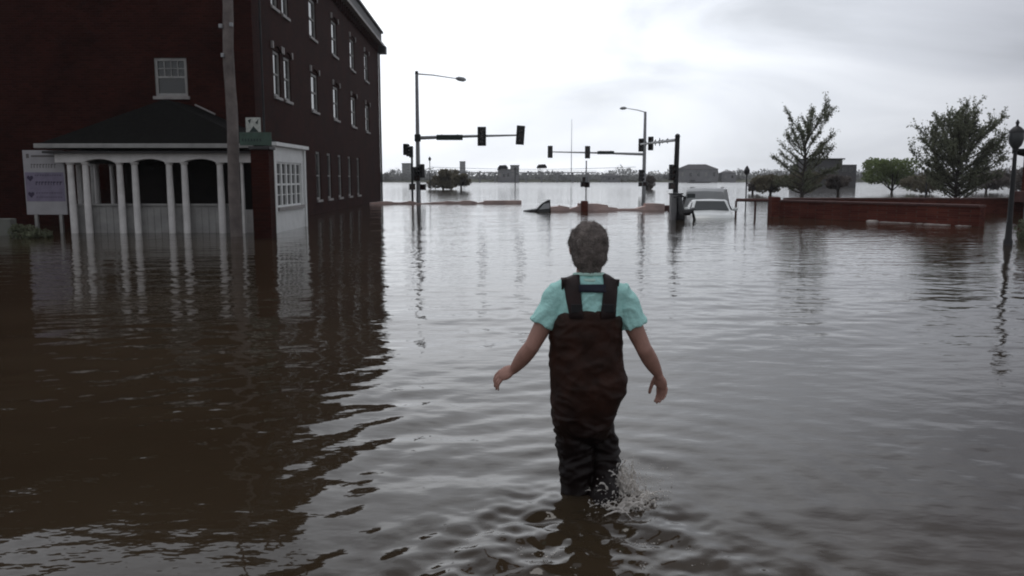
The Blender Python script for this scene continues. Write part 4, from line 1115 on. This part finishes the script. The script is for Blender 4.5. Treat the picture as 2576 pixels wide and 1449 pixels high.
# shirt
mb = MB()
mb.loft(rings_px([(688, 1458, 1504, .055, .0), (696, 1440, 1524, .072, .0), (706, 1412, 1552, .088, .0), (730, 1396, 1570, .105, .0), (780, 1398, 1566, .118, .0), (860, 1396, 1562, .122, .0), (960, 1400, 1560, .12, .0)]))
for sh, el, sgn in ((shL, elL, -1), (shR, elR, 1)):
    e_ = sh.lerp(el, .60)
    a0 = sh + Vector((-sgn*.03, 0, .004))
    mb.tube([a0, sh+Vector((sgn*.012, 0, -.004)), sh.lerp(el, .25)+Vector((sgn*.008, 0, .004)), sh.lerp(el, .45)+Vector((sgn*.008, 0, .002)), e_+Vector((sgn*.008, 0, 0))], [.055, .062, .062, .061, .064], 20)
shirt_me = remesh(mb, .0055, 6, lambda co, n_: n_*(.006*noise.noise(Vector((co.x*9, co.y*9, co.z*16)))+.008*max(0, 1-3*abs(noise.noise(Vector((co.x*13+co.z*9*(1 if co.x > 0 else -1), co.y*10, co.z*14-co.x*4)))))-.003))
bvh = BVHTree.FromPolygons([v.co for v in shirt_me.vertices], [tuple(p.vertices) for p in shirt_me.polygons])
as_obj('shirt', shirt_me, M['shirt'], per)
# collar
mb = MB()
for k, (y, r_, th_) in enumerate(((705, .074, .010), (690, .068, .010))):
    c = J(1481, y)
    pts = [c+Vector((math.cos(a_)*r_, math.sin(a_)*r_*.95-.004, -.008*math.sin(a_))) for a_ in np.linspace(0, 2*math.pi, 33)]
    mb.tube(pts, th_, 8)
as_obj('collar', remesh(mb, .004, 2), M['collar'], per)
# waders
mb = MB()
mb.loft(rings_px([(771, 1424, 1542, .120, 0), (777, 1410, 1553, .128, 0), (788, 1394, 1565, .134, 0), (806, 1384, 1568, .138, 0), (850, 1380, 1566, .142, 0), (905, 1382, 1566, .148, 0), (950, 1383, 1576, .156, 0), (985, 1386, 1573, .158, 0), (1015, 1384, 1558, .152, 0), (1040, 1387, 1547, .145, 0), (1062, 1393, 1541, .13, 0), (1085, 1405, 1536, .10, 0), (1105, 1425, 1520, .06, 0)]))
def leg(pts, rad, ell=1.1): mb.tube(pts, rad, 20, ell=ell); [mb.ball(p, r_*.98, 14) for p, r_ in zip(pts, rad)]
leg([J(1438, 1030), J(1443, 1085), J(1447, 1140, PY+.01), J(1452, 1190), J(1456, 1235), J(1456, 1235)+Vector((0, -.01, -.35))], [.088, .080, .081, .074, .075, .07])
leg([J(1505, 1030), J(1516, 1085, PY+.04), J(1521, 1140, PY+.06), J(1522, 1185, PY+.02), J(1522, 1215, PY-.07), J(1521, 1215, PY-.22)+Vector((0, 0, -.30))], [.075, .062, .064, .062, .058, .055])
def wfold(co, n_):
    z = co.z; k = 1.25 if z < .42 else .6; q = Vector((co.x*5, co.y*5, co.z*5)); w_ = noise.noise(q)*.5
    f = .012*k*noise.noise(Vector((co.x*7+3, co.y*7, co.z*8)))
    def ridge(a): return (1-abs(noise.noise(a))*2.6)
    f += .0085*k*max(0, ridge(Vector((co.x*5+co.z*7+w_, co.y*5, co.z*9-co.x*5))))
    f += .0060*k*max(0, ridge(Vector((co.x*12-co.z*7+9+w_*2, co.y*10, co.z*15+co.x*6))))
    if z < .36: f += .0055*max(0, ridge(Vector((co.x*8, co.y*8, co.z*15+w_*5))))
    if z > .42: f -= .010*math.exp(-((co.x-.0)/.03)**2)*(.5+.5*noise.noise(Vector((0, 0, z*8)))) if co.y < 0 else 0
    return n_*(f-.004)
wm = remesh(mb, .006, 6, wfold)
wd = as_obj('waders', wm, M['wader'], per)
# wet from the thigh down: darker and shinier below an uneven line
_m = M['wader']; _n = _m.node_tree; _b = _n.nodes['Principled BSDF']; _t = _n.nodes.new('ShaderNodeTexCoord'); _s = _n.nodes.new('ShaderNodeSeparateXYZ'); _n.links.new(_t.outputs['Object'], _s.inputs[0])
_no = N(_n, 'ShaderNodeTexNoise', Scale=7.0, Detail=4.0); _n.links.new(_t.outputs['Object'], _no.inputs['Vector'])
_wet = ramp(_n, fmath(_n, 'ADD', _s.outputs[2], fmath(_n, 'MULTIPLY', _no.outputs['Fac'], .22)), [(.38, (1, 1, 1)), (.66, (0, 0, 0))])
_mx = _n.nodes.new('ShaderNodeMix'); _mx.data_type = 'RGBA'; _mx.inputs[7].default_value = (.010, .006, .006, 1)
_src = _b.inputs['Base Color'].links[0].from_socket; _n.links.new(_wet, _mx.inputs[0]); _n.links.new(_src, _mx.inputs[6]); _n.links.new(_mx.outputs[2], _b.inputs['Base Color'])
_n.links.new(fmath(_n, 'SUBTRACT', .50, fmath(_n, 'MULTIPLY', _wet, .06)), _b.inputs['Roughness'])
wbvh = BVHTree.FromPolygons([v.co for v in wm.vertices], [tuple(p.vertices) for p in wm.polygons])
# straps hug the shirt: back, over the shoulder, down the front
def back_pt(x, y, off):
    p = J(x, y); best = None
    for bv in (bvh, wbvh):
        h = bv.ray_cast(Vector((p.x, -.6, p.z)), Vector((0, 1, 0)))
        if h[0] is not None and (best is None or h[0].y < best.y): best = h[0]
    if best is None: best = Vector((p.x, -.06, p.z))
    return best + Vector((0, -off, 0))
def strap(rows, name, m, over=True, off=.007, th_=.006):
    mb = MB(); nn = 7; R0 = []
    for (xa, xb, y) in rows:
        R0.append([back_pt(xa+(xb-xa)*i/(nn-1), y, off) for i in range(nn)])
    if over:
        last = R0[-1]; xs_ = [p.x for p in last]
        for yy in (-.055, -.03, 0.0, .03, .055):
            row = []
            for x in xs_:
                h = bvh.ray_cast(Vector((x, yy, 2)), Vector((0, 0, -1))); z = (h[0].z if h[0] else last[0].z)+off
                row.append(Vector((x*.99, yy, z)))
            R0.append(row)
        for z in (.98, .9, .8):
            row = []
            for x in xs_:
                h = bvh.ray_cast(Vector((x*.9, .6, z)), Vector((0, -1, 0))); row.append((h[0] if h[0] else Vector((x, .1, z)))+Vector((0, off, 0)))
            R0.append(row)
    bm = mb.bm; V_ = [[bm.verts.new(p) for p in r_] for r_ in R0]
    for A, B in zip(V_, V_[1:]):
        for k in range(nn-1): bm.faces.new((A[k], A[k+1], B[k+1], B[k]))
    o = mb.build(name, M[m], per, True)
    s = o.modifiers.new('s', 'SOLIDIFY'); s.thickness = th_; s.offset = 0
    return o
strap([(1428, 1461, 790), (1426, 1460, 770), (1422, 1458, 750), (1419, 1457, 728), (1416, 1456, 710), (1411, 1455, 699)], 'strap', 'strap')
strap([(1505, 1541, 790), (1506, 1543, 770), (1509, 1545, 750), (1511, 1547, 728), (1513, 1549, 710), (1514, 1553, 699)], 'strap', 'strap')
for xb in (1446, 1523):
    c_ = back_pt(xb, 766, .013); mb = MB(); mb.box((c_.x-.026, c_.y-.004, c_.z-.020), (c_.x+.026, c_.y+.003, c_.z+.020), .003); mb.build('buckle', M['black'], per)
strap([(1452, 1518, 727), (1452, 1518, 721), (1452, 1518, 715), (1452, 1518, 709)], 'cross_strap', 'strapb', over=False, off=.012)

# ------------------------------------------------------------------ SPLASH and foam
rng = np.random.default_rng(19)
splash_m = bpy.data.materials.new('splash_water'); splash_m.use_nodes = True
pb_ = splash_m.node_tree.nodes['Principled BSDF']; pb_.inputs['Base Color'].default_value = (.84, .80, .76, 1); pb_.inputs['Roughness'].default_value = .12
pb_.inputs['Transmission Weight'].default_value = .35; pb_.inputs['IOR'].default_value = 1.2
mb = MB()
def arc(c, d, h_, ln, r0, n=16):
    wob = rng.normal(0, .012, 3); pts = []; rr = []
    sgn = rng.choice([-1, 1]); fall = rng.uniform(.75, 1.0)
    for i in range(n):
        f = i/(n-1); p = c + d*ln*f + Vector((0, 0, h_*math.sin(math.pi*min(1, f*fall+.04))-.004))
        p += Vector(wob*math.sin(f*5)) + d.cross(Vector((0, 0, 1)))*(sgn*.02*f*f)
        pts.append(p); rr.append(r0*(1.0-.88*f)*rng.uniform(.75, 1.2))
    mb.tube(pts, rr, 7)
    q = pts[-1] + d*.010; mb.ball(q, rr[-1]*1.5, 6)
    for _ in range(2): mb.ball(pts[rng.integers(n//2, n)] + Vector(rng.normal(0, .008, 3)), rng.uniform(.0022, .0045), 6)
for x, y, h_, ln in ((1508, 1245, .08, .10), (1525, 1252, .12, .09), (1545, 1250, .15, .08), (1553, 1235, .15, .05), (1560, 1240, .16, .06), (1568, 1248, .11, .10), (1590, 1262, .05, .12), (1612, 1265, .05, .13), (1515, 1275, .05, .12),
                     (1540, 1285, .05, .13), (1575, 1290, .035, .12), (1500, 1262, .07, .06), (1530, 1262, .10, .08), (1620, 1272, .04, .10), (1572, 1236, .15, .06), (1585, 1250, .09, .10), (1600, 1280, .03, .12), (1560, 1270, .07, .10)):
    c = g(x, y) - PO; a_ = rng.uniform(-2.8, .2)
    for _ in range(11):
        arc(c+Vector((rng.normal(0, .020), rng.normal(0, .020), 0)), Vector((math.cos(a_), math.sin(a_)*.6, 0)), h_*rng.uniform(.15, 1.2), ln*rng.uniform(.35, 1.35), float(rng.choice([.0035, .005, .0075]))); a_ = rng.uniform(-3.0, .6)
for i in range(60):      # heaped froth at the foot of the splash
    x = rng.normal(1560, 42); y = 1262 + rng.normal(0, 14) + abs(x-1560)*.12; c = g(x, y) - PO
    r_ = rng.uniform(.010, .026); mb.ball(c+Vector((0, 0, .001)), (r_*rng.uniform(1.2, 2.8), r_, .0055), 8)
me = remesh(mb, .0028, 1, lambda co, n_: n_*(.004*noise.noise(co*55)+.0025*noise.noise(co*140)))
o = bpy.data.objects.new('splash', me); C.objects.link(o); o.location = PO; me.materials.clear(); me.materials.append(splash_m)
tag(o, 'white splash of water thrown up behind the wading legs', 'splash', kind='stuff')
mb = MB()
for i in range(620):
    x = rng.normal(1566, 44); y = rng.uniform(1180, 1290); hgt = abs(rng.normal(0, .055)) if x > 1490 else .01
    p = g(min(max(x, 1470), 1690), max(y, 1225)) + Vector((0, 0, hgt)); r_ = rng.uniform(.0010, .0032); mb.ball(p, (r_, r_, r_*1.3), 6)
tag(mb.build('spray_drops', splash_m, None, True), 'small drops of spray around the splash behind the legs', 'spray', kind='stuff')
mb = MB()
clus = [(rng.uniform(1190, 1780), rng.uniform(1235, 1449)) for _ in range(46)]
for i in range(300):
    cx_, cy_ = clus[rng.integers(len(clus))]; y = cy_+rng.normal(0, 5); x = cx_+rng.normal(0, 16)
    if abs(x-1490) < 30 and y > 1255: continue
    p = g(x, max(y, 1225)) + Vector((0, 0, .006)); r_ = rng.uniform(.0008, .0022)
    mb.ball(p, (r_*rng.uniform(1, 3.2), r_*rng.uniform(.8, 1.6), r_*.8), 6)
tag(mb.build('bubbles', splash_m, None, True), 'scattered bubbles and froth on the churned water nearest the viewer', 'bubbles', kind='stuff')

# ------------------------------------------------------------------ HAZE
mb = MB(); mb.box((-620, -75, -2.2), (620, 920, 32)); hz = mb.build('haze', None); hz['kind'] = 'stuff'; hz['label'] = 'pale river haze'
m = bpy.data.materials.new('haze'); m.use_nodes = True; n = m.node_tree; n.nodes.clear()
v = n.nodes.new('ShaderNodeVolumePrincipled'); v.inputs['Color'].default_value = (.9, .92, .96, 1); v.inputs['Density'].default_value = .00032; v.inputs['Anisotropy'].default_value = .4
oo = n.nodes.new('ShaderNodeOutputMaterial'); n.links.new(v.outputs[0], oo.inputs['Volume']); hz.data.materials.append(m)
